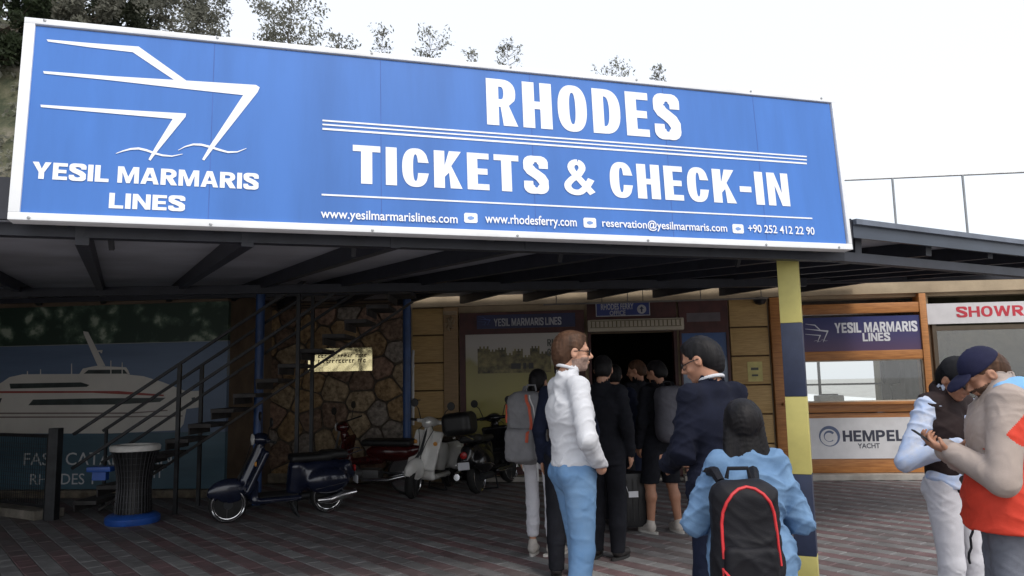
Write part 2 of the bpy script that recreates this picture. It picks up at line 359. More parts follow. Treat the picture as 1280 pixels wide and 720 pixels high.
# ------------------------------------------------------------------ smooth solids (distance fields turned into meshes)
class SD:
    def __init__(s, lo, hi, h):
        s.lo = np.array(lo, np.float32); s.h = h
        s.n = np.maximum(4, np.ceil((np.array(hi) - lo) / h).astype(int) + 1)
        s.F = np.full(s.n, 1.0, np.float32)
        s.ax = [s.lo[i] + h * np.arange(s.n[i], dtype=np.float32) for i in range(3)]
    def _win(s, lo, hi):
        sl_ = []
        for i in range(3):
            a = max(0, int((lo[i] - s.lo[i]) / s.h)); b = min(s.n[i], int((hi[i] - s.lo[i]) / s.h) + 2)
            if b <= a: return None
            sl_.append(slice(a, b))
        return tuple(sl_)
    def _pts(s, W):
        return (s.ax[0][W[0]][:, None, None], s.ax[1][W[1]][None, :, None], s.ax[2][W[2]][None, None, :])
    def _mix(s, W, d, k, op):
        f = s.F[W]
        if op == 'u':
            if k > 0:
                h = np.clip(0.5 + 0.5 * (d - f) / k, 0, 1); s.F[W] = d * (1 - h) + f * h - k * h * (1 - h)
            else: s.F[W] = np.minimum(f, d)
        elif op == 's': s.F[W] = np.maximum(f, -d)
        elif op == 'i': s.F[W] = np.maximum(f, d)
    def cap(s, a, b, ra, rb=None, k=0.02, flat=None, op='u'):
        rb = ra if rb is None else rb
        a = np.array(a, np.float32); b = np.array(b, np.float32); m_ = max(ra, rb) * (1 if not flat else max(1, 1 / flat[1])) + k + 3 * s.h
        W = s._win(np.minimum(a, b) - m_, np.maximum(a, b) + m_)
        if W is None: return s
        X, Y, Z = s._pts(W); px, py, pz = X - a[0], Y - a[1], Z - a[2]
        ba = b - a; L2 = float(ba @ ba) + 1e-9
        t = np.clip((px * ba[0] + py * ba[1] + pz * ba[2]) / L2, 0, 1)
        qx, qy, qz = px - ba[0] * t, py - ba[1] * t, pz - ba[2] * t
        if flat:
            ax, q = flat; ax = np.array(ax, np.float32); ax = ax / np.linalg.norm(ax)
            dd = (qx * ax[0] + qy * ax[1] + qz * ax[2]) * (q - 1)
            qx = qx + dd * ax[0]; qy = qy + dd * ax[1]; qz = qz + dd * ax[2]
        s._mix(W, np.sqrt(qx * qx + qy * qy + qz * qz) - (ra + (rb - ra) * t), k, op); return s
    def ell(s, c, r, k=0.02, rot=None, op='u'):
        c = np.array(c, np.float32); m_ = max(r) + k + 3 * s.h
        W = s._win(c - m_, c + m_)
        if W is None: return s
        X, Y, Z = s._pts(W); px, py, pz = X - c[0], Y - c[1], Z - c[2]
        if rot is not None:
            q = np.array(rot.to_3x3().transposed())
            px, py, pz = (q[i][0] * px + q[i][1] * py + q[i][2] * pz for i in range(3))
        u = np.sqrt((px / r[0]) ** 2 + (py / r[1]) ** 2 + (pz / r[2]) ** 2)
        v = np.sqrt((px / r[0] ** 2) ** 2 + (py / r[1] ** 2) ** 2 + (pz / r[2] ** 2) ** 2) + 1e-6
        s._mix(W, u * (u - 1) / v, k, op); return s
    def box(s, c, hf, rd=0.02, k=0.02, rot=None, op='u'):
        c = np.array(c, np.float32); m_ = float(np.linalg.norm(hf)) + k + 3 * s.h
        W = s._win(c - m_, c + m_)
        if W is None: return s
        X, Y, Z = s._pts(W); px, py, pz = X - c[0], Y - c[1], Z - c[2]
        if rot is not None:
            q = np.array(rot.to_3x3().transposed())
            px, py, pz = (q[i][0] * px + q[i][1] * py + q[i][2] * pz for i in range(3))
        qx, qy, qz = np.abs(px) - (hf[0] - rd), np.abs(py) - (hf[1] - rd), np.abs(pz) - (hf[2] - rd)
        o = np.sqrt(np.maximum(qx, 0) ** 2 + np.maximum(qy, 0) ** 2 + np.maximum(qz, 0) ** 2) + np.minimum(np.maximum(qx, np.maximum(qy, qz)), 0) - rd
        s._mix(W, o, k, op); return s
    def cut(s, n, d):
        """drop everything where n.p > d"""
        W = (slice(None),) * 3; X, Y, Z = s._pts(W); n = np.array(n, float); n = n / np.linalg.norm(n)
        s.F = np.maximum(s.F, (n[0] * X + n[1] * Y + n[2] * Z - d).astype(np.float32)); return s
    def surf(s):
        F = s.F; F[0] = F[-1] = 1; F[:, 0] = F[:, -1] = 1; F[:, :, 0] = F[:, :, -1] = 1
        S = F < 0; n = np.array(F.shape) - 1
        cnt = np.zeros(n, np.int8)
        for i in (0, 1):
            for j in (0, 1):
                for k in (0, 1): cnt += S[i:n[0] + i, j:n[1] + j, k:n[2] + k]
        act = (cnt > 0) & (cnt < 8); idx = np.argwhere(act)
        if len(idx) == 0: return np.zeros((0, 3)), np.zeros((0, 4), int)
        lab = np.full(n, -1, np.int64); lab[act] = np.arange(len(idx))
        acc = np.zeros((len(idx), 3)); num = np.zeros(len(idx))
        cs = [(i, j, k) for i in (0, 1) for j in (0, 1) for k in (0, 1)]
        for a in cs:
            for ax in range(3):
                if a[ax]: continue
                b = list(a); b[ax] = 1
                fa = F[idx[:, 0] + a[0], idx[:, 1] + a[1], idx[:, 2] + a[2]]; fb = F[idx[:, 0] + b[0], idx[:, 1] + b[1], idx[:, 2] + b[2]]
                x = (fa < 0) != (fb < 0); t = np.where(x, fa / np.where(x, fa - fb, 1), 0)
                p = np.tile(np.array(a, float), (len(idx), 1)); p[:, ax] += t
                acc += p * x[:, None]; num += x
        V = (idx + acc / num[:, None]) * s.h + s.lo
        fs = []
        for ax in range(3):
            o1, o2 = [(1, 2), (2, 0), (0, 1)][ax]
            sl0 = [slice(1, -1)] * 3; sl0[ax] = slice(0, -1); sl1 = [slice(1, -1)] * 3; sl1[ax] = slice(1, None)
            a, b = S[tuple(sl0)], S[tuple(sl1)]
            for flip, msk in ((False, a & ~b), (True, ~a & b)):
                q = np.argwhere(msk)
                if len(q) == 0: continue
                q = q + 1; q[:, ax] -= 1
                def g(d1, d2):
                    r = q.copy(); r[:, o1] -= d1; r[:, o2] -= d2; return lab[r[:, 0], r[:, 1], r[:, 2]]
                c4 = [g(1, 1), g(0, 1), g(0, 0), g(1, 0)]
                if flip: c4 = c4[::-1]
                fs.append(np.stack(c4, 1))
        return V, np.concatenate(fs)
    def mesh(s, name, folds=0.0, fseed=0.0, ffreq=1.0, M=None, matfn=None, scale=1.0, hz=1.0):
        V, Fc = s.surf()
        if folds:
            nr = np.zeros_like(V); a, b, c, d = (V[Fc[:, i]] for i in range(4))
            fn = np.cross(c - a, d - b)
            for i in range(4): np.add.at(nr, Fc[:, i], fn)
            nr /= (np.linalg.norm(nr, axis=1)[:, None] + 1e-12)
            x, y, z = V.T * ffreq; q = fseed
            def ridge(t, p_): return (1 - np.abs(np.sin(t))) ** p_
            def blot(a_, b_, c_, d_): return np.clip(.5 + 1.1 * np.sin(a_ * x + d_) * np.sin(b_ * y + 1.7 * d_) + .6 * np.sin(c_ * z + 2.3 * d_), 0, 1)
            wrp = 1.3 * np.sin(9 * x + q) + 1.1 * np.sin(11 * y - 2 * q) + .5 * np.sin(23 * x + 17 * y + 9 * z)
            dsp = (hz * ridge(24 * z + 9 * x + wrp, 2.2) * blot(7, 6, 6, q) + ridge(31 * z - 15 * x + 6 * y + 1.4 * wrp, 2.5) * blot(8, 9, 7, q + 2) * .9
                   + .7 * ridge(17 * x + 8 * z + wrp * 1.2, 3) * blot(5, 7, 9, q + 4) + .35 * ridge(52 * z + 21 * x - 17 * y + wrp, 2) * blot(11, 12, 10, q + 1)
                   - .5 * np.sin(8 * z + 5 * x + q) * .5)
            V = V + nr * (folds * 1.6 * (dsp - .35))[:, None]
        me = bpy.data.meshes.new(name)
        P = V * scale
        if matfn is not None: mi = matfn(V[Fc].mean(1))
        if M is not None:
            q = np.array(M); P = P @ q[:3, :3].T + q[:3, 3]
        me.vertices.add(len(P)); me.vertices.foreach_set('co', P.astype(np.float32).ravel())
        me.loops.add(len(Fc) * 4); me.loops.foreach_set('vertex_index', Fc.astype(np.int32).ravel())
        me.polygons.add(len(Fc)); me.polygons.foreach_set('loop_start', np.arange(0, len(Fc) * 4, 4, dtype=np.int32))
        me.polygons.foreach_set('use_smooth', np.ones(len(Fc), bool))
        if matfn is not None: me.polygons.foreach_set('material_index', mi.astype(np.int32))
        me.update(calc_edges=True); me.validate()
        return me

# ================================================================== SETTING
M_ground = mat('concrete_ground', (.44, .43, .40), .9, var=.15, scale=1.2, bump=.3, bscale=40, dirt=.3)
g = MB()
g.add([(-400, -400, -.012), (400, -400, -.012), (400, 400, -.012), (-400, 400, -.012)], [(0, 1, 2, 3)])
kind(g.build('ground', M_ground), 'structure')

# building front: one straight line, its right end a little nearer
FA = R_(6.0)
F0 = on_z(640, 601)
FAC = Frame(F0, (math.cos(FA), -math.sin(FA), 0), (0, 0, 1))     # n points to the viewer
u_of = lambda x, y=500: FAC.px(x, y)[0]
v_of = lambda y, x=640: FAC.px(x, y)[1]

# ---- paving: long stripes of grey and dull red pavers
def paver_mat(name, ca, cb):
    M = bpy.data.materials.new(name); M.use_nodes = True; t = M.node_tree; N = t.nodes; L = t.links; b = N['Principled BSDF']
    ge = N.new('ShaderNodeNewGeometry')
    n1 = N.new('ShaderNodeTexNoise'); n1.inputs['Scale'].default_value = .9; n1.inputs['Detail'].default_value = 4; L.new(ge.outputs['Position'], n1.inputs['Vector'])
    r1 = N.new('ShaderNodeValToRGB'); r1.color_ramp.elements[0].position = .38; r1.color_ramp.elements[1].position = .62
    r1.color_ramp.elements[0].color = (*ca, 1); r1.color_ramp.elements[1].color = (*cb, 1); L.new(n1.outputs['Fac'], r1.inputs[0])
    n2 = N.new('ShaderNodeTexNoise'); n2.inputs['Scale'].default_value = 5.5; n2.inputs['Detail'].default_value = 2; L.new(ge.outputs['Position'], n2.inputs['Vector'])
    n3 = N.new('ShaderNodeTexNoise'); n3.inputs['Scale'].default_value = 140; n3.inputs['Detail'].default_value = 3; L.new(ge.outputs['Position'], n3.inputs['Vector'])
    ad = N.new('ShaderNodeMath'); L.new(n2.outputs['Fac'], ad.inputs[0]); L.new(n3.outputs['Fac'], ad.inputs[1])
    mr = N.new('ShaderNodeMapRange'); mr.inputs[1].default_value = .65; mr.inputs[2].default_value = 1.35; mr.inputs[3].default_value = .62; mr.inputs[4].default_value = 1.3
    L.new(ad.outputs[0], mr.inputs[0])
    oi = N.new('ShaderNodeObjectInfo'); m2 = N.new('ShaderNodeMapRange'); m2.inputs[3].default_value = .85; m2.inputs[4].default_value = 1.15; L.new(oi.outputs['Random'], m2.inputs[0])
    vm = N.new('ShaderNodeVectorMath'); vm.operation = 'SCALE'; L.new(r1.outputs[0], vm.inputs[0]); L.new(mr.outputs[0], vm.inputs['Scale'])
    v2 = N.new('ShaderNodeVectorMath'); v2.operation = 'SCALE'; L.new(vm.outputs[0], v2.inputs[0]); L.new(m2.outputs[0], v2.inputs['Scale'])
    L.new(v2.outputs[0], b.inputs['Base Color'])
    bp = N.new('ShaderNodeBump'); bp.inputs['Strength'].default_value = .25; bp.inputs['Distance'].default_value = .004
    L.new(n3.outputs['Fac'], bp.inputs['Height']); L.new(bp.outputs[0], b.inputs['Normal'])
    b.inputs['Roughness'].default_value = .68
    return M
M_pg = paver_mat('paver_grey', (.19, .185, .19), (.25, .25, .25))
M_pr = paver_mat('paver_red', (.15, .13, .13), (.19, .12, .125))
M_joint = mat('joint_sand', (.12, .115, .11), .95, var=.2, scale=30)
th = math.atan2(792, 966)
pa = Vector((-math.sin(th), math.cos(th), 0)); pb = Vector((math.cos(th), math.sin(th), 0))
PL, PW = .30, .15
pav = MB()
fl = lambda u, off: FAC.P(u, 0, off)
c4 = [fl(-12, .12), fl(11, .12), Vector((11, 0.5, 0)), Vector((-12, .5, 0))]
pav.add([tuple(Vector((p.x, p.y, -.006))) for p in c4], [(0, 1, 2, 3)])
pavement = kind(pav.build('pavement', M_joint), 'structure')
def paver_mesh(name, m_):
    b = MB(); g_ = .0025
    x0, x1, y0, y1 = -PW / 2 + g_, PW / 2 - g_, -PL / 2 + g_, PL / 2 - g_
    c = .006
    b.add([(x0, y0, -.004), (x1, y0, -.004), (x1, y1, -.004), (x0, y1, -.004), (x0, y0, .026 - c), (x1, y0, .026 - c), (x1, y1, .026 - c), (x0, y1, .026 - c),
           (x0 + c, y0 + c, .026), (x1 - c, y0 + c, .026), (x1 - c, y1 - c, .026), (x0 + c, y1 - c, .026)],
          [(0, 1, 5, 4), (1, 2, 6, 5), (2, 3, 7, 6), (3, 0, 4, 7), (4, 5, 9, 8), (5, 6, 10, 9), (6, 7, 11, 10), (7, 4, 8, 11), (8, 9, 10, 11)])
    me = b.mesh(name); me.materials.append(m_); return me
me_pg, me_pr = paver_mesh('paver', M_pg), paver_mesh('paver', M_pr)
FL = .0
def to_px(P):
    d = P - CAM; z = d.dot(_fw)
    if z < .1: return None
    return 640 + F_PX * d.dot(CR) / z, 360 - F_PX * d.dot(CU) / z, z
cells = []
for i in range(-110, 110):
    for j in range(-75, 75):
        p = pb * ((i + .5) * PW) + pa * ((j + .5 + .5 * (i % 2)) * PL)
        if p.y < .6 or abs(p.x) > 11: continue
        q = (p - FAC.o); off = q.dot(FAC.n)
        if off < .24: continue
        cells.append((p, i % 2))
vis = []
for n_, (p, k) in enumerate(cells):
    q = to_px(p)
    vis.append((0 if (q and 0 <= q[0] <= 1280 and q[1] <= 722) else 1, q[2] if q else 99, n_))
vis.sort(); top = set(v[2] for v in vis[:300])
Mrot = Matrix((pb, pa, Vector((0, 0, 1)))).transposed().to_4x4()
st = MB(); stm = []
base_v = [v.co.copy() for v in me_pg.vertices]; base_f = [list(f.vertices) for f in me_pg.polygons]
SV = []; SF = []; SM = []
for n_, (p, k) in enumerate(cells):
    T = Matrix.Translation(p + Vector((0, 0, -.026 + random.uniform(-.0015, .0015)))) @ Mrot @ Euler((random.uniform(-.008, .008), random.uniform(-.008, .008), random.uniform(-.006, .006))).to_matrix().to_4x4()
    if n_ in top:
        o = bpy.data.objects.new('paver', me_pr if k else me_pg); C.objects.link(o); o.parent = pavement; o.matrix_basis = T
    else:
        b0 = len(SV); SV += [tuple(T @ v) for v in base_v]; SF += [[b0 + a for a in f] for f in base_f]; SM += [k] * len(base_f)
me = bpy.data.meshes.new('paver_field'); me.from_pydata(SV, [], SF); me.materials.append(M_pg); me.materials.append(M_pr)
me.polygons.foreach_set('material_index', SM); me.update()
o = obj('paver_field', me); attach(o, pavement); kind(o, 'stuff')
pavement.location.z = .0

# ---- the building
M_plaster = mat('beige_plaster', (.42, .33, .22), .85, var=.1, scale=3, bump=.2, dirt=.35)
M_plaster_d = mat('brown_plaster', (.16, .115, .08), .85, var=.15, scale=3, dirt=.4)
M_pine = mat('pine_board', (.50, .33, .13), .5, var=.12, scale=5, stretch=(1.2, 1.2, 14), col2=(.40, .25, .09), bump=.1)
M_oak = mat('orange_wood', (.44, .19, .055), .42, var=.2, scale=4, stretch=(1, 1, 12), col2=(.32, .12, .03), bump=.1)
M_redwood = mat('dark_red_panel', (.075, .020, .018), .5, var=.2)
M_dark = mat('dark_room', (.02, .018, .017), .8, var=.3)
M_kerb = mat('pale_stone_step', (.46, .43, .39), .75, var=.12, scale=6, bump=.2, dirt=.5)
M_groove = mat('groove_brown', (.10, .06, .03), .9)  # even dark brown of the backing in the board joints
WT = 2.98                                 # wall top, under the roof slab
bld = thing('ticket_office_building', 'single storey office with boarded piers, dark doorway and flat terrace roof', 'building', tuple(FAC.P(1, 0, -1)))
DL, DR = u_of(737), u_of(850); DT = v_of(415, 790)
KL, KR = u_of(968), u_of(1166); ST_L, ST_R = u_of(285), u_of(506)
wl = MB(FAC)
wl.box(-12.0, DL, -.02, WT, -.35, -.05)              # wall left of the door
wl.box(DL, DR, DT, WT, -.35, -.051)                  # above the door
wl.box(DR, KL, -.02, WT, -.35, -.05)
wl.build('wall', M_plaster, bld)
wr = MB(FAC)
SHL, SHR = u_of(1172), 11.0
wr.box(KL, 11.0, 2.75, WT, -.35, -.05); wr.box(KR, SHL, 0, 2.749, -.35, -.05)
wr.build('wall', M_plaster, bld)
# room behind the doorway
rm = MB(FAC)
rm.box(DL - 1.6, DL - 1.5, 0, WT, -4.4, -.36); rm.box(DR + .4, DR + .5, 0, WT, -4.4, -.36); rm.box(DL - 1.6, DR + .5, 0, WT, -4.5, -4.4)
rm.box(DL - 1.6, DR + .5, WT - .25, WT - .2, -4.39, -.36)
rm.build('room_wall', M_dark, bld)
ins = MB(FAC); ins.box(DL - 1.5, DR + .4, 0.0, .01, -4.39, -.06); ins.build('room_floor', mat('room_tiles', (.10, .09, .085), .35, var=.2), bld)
for s_ in (DL, DR - .05):
    b = MB(FAC); b.box(s_, s_ + .05, 0, DT, -.34, -.03); b.build('door_jamb', M_redwood, bld)
# roof slab and fascia
b = MB(FAC); b.box(-12, KL, WT + .001, 3.12, -4.6, .02); b.box(KL, SHL, WT + .001, 3.12, -.96, .02); b.box(SHL, 11, WT + .001, 3.12, -2.7, .02); b.build('roof', mat('flat_roof_concrete', (.33, .31, .28), .9, dirt=.4), bld)
b = MB(FAC); b.box(ST_R, 11, 2.80, WT - .01, -.049, .06); b.build('fascia', M_plaster, bld)
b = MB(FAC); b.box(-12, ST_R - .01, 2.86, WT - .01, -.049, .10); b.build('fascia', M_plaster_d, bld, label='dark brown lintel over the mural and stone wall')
b = MB(FAC); b.box(-12, ST_R - .01, 2.93, 2.955, .101, .125); b.box(-12, ST_R - .01, 2.875, 2.89, .101, .115); b.build('trim_strip', M_dark, bld)
# steps along the foot of the building
b = MB(FAC); b.box(u_of(560), DL, .002, .075, -.049, .16, b=.006); b.build('door_step', M_kerb, bld)
b = MB(FAC); b.box(DL, DR, .002, .045, -.30, .10, b=.006); b.build('door_step', M_kerb, bld)
b = MB(FAC); b.box(DR, 11, .002, .085, -.049, .22, b=.008); b.build('door_step', M_kerb, bld)

def boards(u0, u1, z0, z1, hgt, m_, parent, t0=-.048, t1=.02, name='board'):
    z = z0; i = 0
    bk = MB(FAC); bk.box(u0 + .004, u1 - .004, z0, z1, t0, t1 - .02); bk.build('backing', M_groove, parent)
    n = max(1, round((z1 - z0) / hgt)); hh = (z1 - z0) / n
    for i in range(n):
        b = MB(FAC); b.box(u0, u1, z0 + i * hh + .012, z0 + (i + 1) * hh - .012, t0 + .01, t1 + random.uniform(-.003, .003), b=.008)
        b.build(name, m_, parent, smooth=True)
PI0, PI1 = u_of(516), u_of(555)
boards(PI0, PI1, .09, 2.79, .42, M_pine, bld)
P20, P21 = u_of(917), u_of(965)
boards(P20, P21, .09, 2.79, .42, M_pine, bld)
b = MB(FAC); b.box(PI1 + .01, u_of(574), .09, 2.79, -.049, .05, b=.006); b.build('pilaster', mat('tan_wood', (.34, .22, .11), .55, stretch=(1, 1, 10), scale=4), bld)
cap_ = MB(FAC); 
uc = (PI1 + u_of(574)) / 2
for k in range(6):
    a = k * PI / 3; cap_.tube([(uc, 2.52, .055), (uc + .06 * math.cos(a), 2.52 + .09 * math.sin(a), .085), (uc + .085 * math.cos(a + .5), 2.52 + .13 * math.sin(a + .5), .06)], [.02, .022, .008], 6)
cap_.box(uc - .11, uc + .11, 2.66, 2.72, .05, .11, b=.008)
cap_.build('carved_bracket', mat('carved_wood', (.36, .27, .17), .6), bld)

# ---- poster window left of the door
PW0, PW1 = u_of(576), u_of(733)
pwn = thing('poster_display', 'tall castle poster in a dark red frame between pine pier and doorway', 'poster', tuple(FAC.P((PW0 + PW1) / 2, 0, 0)))
fr = MB(FAC)
Z0, Z1 = .10, v_of(417, 650); HZ = v_of(390, 650)
fr.box(PW0, PW0 + .09, Z0, Z1, -.048, .05); fr.box(PW1 - .09, PW1, Z0, Z1, -.048, .05); fr.box(PW0 + .09, PW1 - .09, Z0, Z0 + .12, -.048, .049); fr.box(PW0, PW1, Z1, HZ, -.048, .052)
fr.build('frame', M_redwood, pwn)
def poster_mat():
    M = bpy.data.materials.new('castle_print'); M.use_nodes = True; t = M.node_tree; N = t.nodes; L = t.links; b = N['Principled BSDF']
    tc = N.new('ShaderNodeTexCoord'); sp = N.new('ShaderNodeSeparateXYZ'); L.new(tc.outputs['Generated'], sp.inputs[0])
    n1 = N.new('ShaderNodeTexNoise'); n1.inputs['Scale'].default_value = 3.5; n1.inputs['Detail'].default_value = 6; L.new(tc.outputs['Generated'], n1.inputs['Vector'])
    ma = N.new('ShaderNodeMath'); ma.operation = 'MULTIPLY_ADD'; ma.inputs[1].default_value = .22; L.new(n1.outputs['Fac'], ma.inputs[0]); L.new(sp.outputs['Z'], ma.inputs[2])
    r = N.new('ShaderNodeValToRGB'); e = r.color_ramp.elements
    e[0].position = .12; e[0].color = (.05, .055, .02, 1); e[1].position = .34; e[1].color = (.22, .19, .03, 1)
    for p, c in ((.42, (.36, .31, .05)), (.60, (.38, .34, .09)), (.86, (.30, .27, .09)), (.90, (.42, .39, .30)), (1, (.48, .45, .42))):
        q = e.new(p); q.color = (*c, 1)
    L.new(ma.outputs[0], r.inputs[0]); L.new(r.outputs[0], b.inputs['Base Color']); b.inputs['Roughness'].default_value = .35
    return M
b = MB(FAC); b.box(PW0 + .09, PW1 - .09, Z0 + .12, Z1, -.04, .02); post = b.build('printed_sheet', poster_mat(), pwn)
cz = v_of(455, 650)
M_castle = mat('castle_ink', (.19, .16, .06), .4, var=.5, scale=9)
ca = MB(FAC)
tw = [(598, 612, 432), (606, 622, 436), (622, 634, 434), (630, 645, 441), (642, 655, 436), (655, 668, 444), (664, 676, 433), (676, 690, 440), (600, 690, 448)]
for i, (a, c, tp) in enumerate(tw):
    z1_ = v_of(tp, 650); u0_, u1_ = u_of(a), u_of(c); n_ = max(2, int((u1_ - u0_) / .05)); dd = .0002 * i
    poly = [(u0_, v_of(466, 650)), (u1_, v_of(466, 650))]
    for k in range(n_, 0, -1):
        ua = u0_ + (u1_ - u0_) * k / n_; ub = u0_ + (u1_ - u0_) * (k - .5) / n_; uc_ = u0_ + (u1_ - u0_) * (k - 1) / n_
        poly += [(ua, z1_), (ub, z1_), (ub, z1_ - .035), (uc_, z1_ - .035)]
    ca.prism(poly, .0205 + dd, .0215 + dd)
ca.build('castle_print', M_castle, post)
b = MB(FAC)
for (a, c) in ((640, 652), (655, 659), (662, 668)): b.box(u_of(a), u_of(c), v_of(461, 650), v_of(454, 650), .0216, .0239)
b.build('castle_gate_print', mat('dark_ink', (.02, .02, .02), .4), post)
M_ink = mat('grey_ink', (.07, .075, .06), .4)
big_px('RHODES', FAC, 684, 424, 717, 432, M_ink, post, n=.0215, W=.7)
big_px('CASTLE', FAC, 684, 436, 717, 444, M_ink, post, n=.0215, W=.7)
# header sign band over poster
hs = thing('header_sign', 'dark header board lettered in small white capitals above the castle poster', 'sign', tuple(FAC.P((PW0 + PW1) / 2, 2.5, 0)))
M_navy = mat('navy_print', (.022, .028, .10), .4, var=.2, scale=2)
b = MB(FAC); b.box(u_of(598), u_of(722), v_of(410, 660), v_of(393, 660), .0525, .068); b.build('board', M_navy, hs)
M_dimw = mat('dim_white_ink', (.45, .45, .48), .5)
big_px('YESIL MARMARIS LINES', FAC, 618, 399, 702, 406, M_dimw, hs, n=.0685, W=.8, v=.2, h=.16, sp=.3)
hl = MB(FAC)
def px_poly(F, pts): return [F.px(x, y) for x, y in pts]
def ccw(p):
    a = sum(p[i][0] * p[(i + 1) % len(p)][1] - p[(i + 1) % len(p)][0] * p[i][1] for i in range(len(p)))
    return p if a > 0 else p[::-1]
LOGO = [[(85, 58), (250, 72), (430, 85), (608, 212), (566, 212), (408, 106), (250, 88), (90, 66)],
        [(72, 177), (330, 196), (600, 212), (870, 229), (884, 238), (876, 256), (715, 460), (676, 512), (668, 508), (700, 452), (822, 267), (600, 243), (330, 212), (75, 186)],
        [(62, 303), (330, 320), (608, 336), (606, 348), (500, 478), (474, 513), (467, 508), (490, 466), (558, 356), (330, 336), (64, 312)]]
def wave(pts, wd=7):
    n = len(pts); up_ = []; dn = []
    for i, (x, y) in enumerate(pts):
        t = i / (n - 1); q = wd * math.sin(PI * min(1, max(0, .08 + .84 * t))) * .6
        up_.append((x, y - q)); dn.append((x, y + q))
    return up_ + dn[::-1]
LOGO.append(wave([(345, 486), (370, 477), (400, 469), (430, 467), (460, 474), (490, 485), (520, 493), (555, 496), (595, 488)]))
LOGO.append(wave([(578, 474), (605, 460), (635, 452), (665, 453), (700, 462), (735, 473), (765, 481), (800, 480), (834, 467)]))
def logo_on(F, bx, n, material, parent, ext=.0015, local=False):
    """ship emblem; bx maps the emblem's 0..930 drawing square to (u, v) of F"""
    b = MB(F)
    for i, p in enumerate(LOGO):
        q = ccw([bx(x, y) for x, y in p]); b.prism(q, n + i * .0003, n + ext + i * .0003)
    return b.build('ship_emblem', material, parent, local=local)
x0_, y1_ = FAC.px(598, 396); x1_, y0_ = FAC.px(614, 407)
logo_on(FAC, lambda x, y: (x0_ + (x - 60) / 830 * (x1_ - x0_), y1_ + (y - 55) / 460 * (y0_ - y1_)), .0685, mat('blue_ink', (.08, .12, .35), .5), hs)

# ---- right of the door: blue poster, red header
b0, b1 = u_of(853), u_of(915)
bp_ = thing('sky_poster', 'tall blue sky poster under dark red header right of the doorway', 'poster', tuple(FAC.P((b0 + b1) / 2, 0, 0)))
def skyp():
    M = bpy.data.materials.new('sky_print'); M.use_nodes = True; t = M.node_tree; N = t.nodes; L = t.links; b = N['Principled BSDF']
    tc = N.new('ShaderNodeTexCoord'); sp = N.new('ShaderNodeSeparateXYZ'); L.new(tc.outputs['Generated'], sp.inputs[0])
    n1 = N.new('ShaderNodeTexNoise'); n1.inputs['Scale'].default_value = 2.5; n1.inputs['Detail'].default_value = 5; L.new(tc.outputs['Generated'], n1.inputs['Vector'])
    ma = N.new('ShaderNodeMath'); ma.operation = 'MULTIPLY_ADD'; ma.inputs[1].default_value = .4; L.new(n1.outputs['Fac'], ma.inputs[0]); L.new(sp.outputs['Z'], ma.inputs[2])
    r = N.new('ShaderNodeValToRGB'); e = r.color_ramp.elements
    e[0].position = .3; e[0].color = (.03, .05, .09, 1); e[1].position = .95; e[1].color = (.32, .40, .52, 1)
    q = e.new(1.0); q.color = (.03, .09, .26, 1); q = e.new(.7); q.color = (.10, .15, .25, 1)
    L.new(ma.outputs[0], r.inputs[0]); L.new(r.outputs[0], b.inputs['Base Color']); b.inputs['Roughness'].default_value = .35; return M
b = MB(FAC); b.box(b0 + .03, b1 - .04, .12, v_of(416, 885), -.04, .015); b.build('printed_sheet', skyp(), bp_)
b = MB(FAC); b.box(b0, b0 + .03, .10, v_of(416, 885), -.048, .04); b.box(b1 - .04, b1, .10, v_of(416, 885), -.048, .04); b.box(b0, b1, v_of(416, 885), 2.79, -.048, .042); b.build('frame', M_redwood, bp_)
b = MB(FAC); b.box(b0 + .12, b1 - .12, v_of(402, 885), v_of(391, 885), .0425, .047); b.build('label_plate', mat('dim_plate', (.12, .10, .11), .5), bp_)
# header panel over the door + air curtain + hanging sign
b = MB(FAC); b.box(DL, DR, DT + .002, 2.79, -.048, .03); b.build('door_header', M_redwood, bld)
ac = thing('air_curtain', 'long beige air curtain unit mounted over the dark doorway', 'air curtain', tuple(FAC.P((DL + DR) / 2, DT, .1)))
a0, a1 = FAC.px(735, 416); a2, a3 = FAC.px(853, 398)
M_acb = mat('beige_enamel', (.52, .46, .36), .4, var=.06, dirt=.3)
b = MB(FAC); b.box(a0, a2, a1, a3, .031, .20, b=.02); b.build('casing', M_acb, ac, smooth=True)
b = MB(FAC)
for k in range(22): u_ = a0 + .06 + (a2 - a0 - .12) * k / 21; b.box(u_ - .008, u_ + .008, a1 + .07, a3 - .03, .2005, .206)
b.box(a0 + .04, a2 - .04, a1 + .06, a1 + .068, .2005, .208); b.box(a0 + .04, a2 - .04, a3 - .028, a3 - .02, .2005, .208)
b.build('grille', mat('olive_grille', (.14, .11, .05), .5), ac)
b = MB(FAC); b.box(a0 + .03, a2 - .03, a1 + .012, a1 + .05, .2005, .215, b=.004); b.build('air_outlet', M_acb, ac)

hg = thing('hanging_sign', 'small navy hanging sign with white capitals and round arrow above the air curtain', 'sign', tuple(FAC.P(u_of(778), 2.7, .5)))
Fh = Frame(FAC.P(0, 0, .45), FAC.d, FAC.up)
h0, h1 = Fh.px(745, 396); h2, h3 = Fh.px(812, 376)
b = MB(Fh); b.box(h0, h2, h1, h3, -.02, .0); b.build('board', mat('navy_sign', (.03, .05, .22), .4), hg)
b = MB(Fh)
for (p0, p1, q0, q1) in ((h0, h2, h1, h1 + .012), (h0, h2, h3 - .012, h3), (h0, h0 + .012, h1 + .012, h3 - .012), (h2 - .012, h2, h1 + .012, h3 - .012)): b.box(p0, p1, q0, q1, .0, .004)
b.build('border', M_dimw, hg)
text_px('RHODES FERRY', Fh, 751, 380, 792, 386.5, M_dimw, hg, n=.001, bold=.02)
text_px('OFFICE', Fh, 762, 388.5, 782, 394, M_dimw, hg, n=.001, bold=.02)
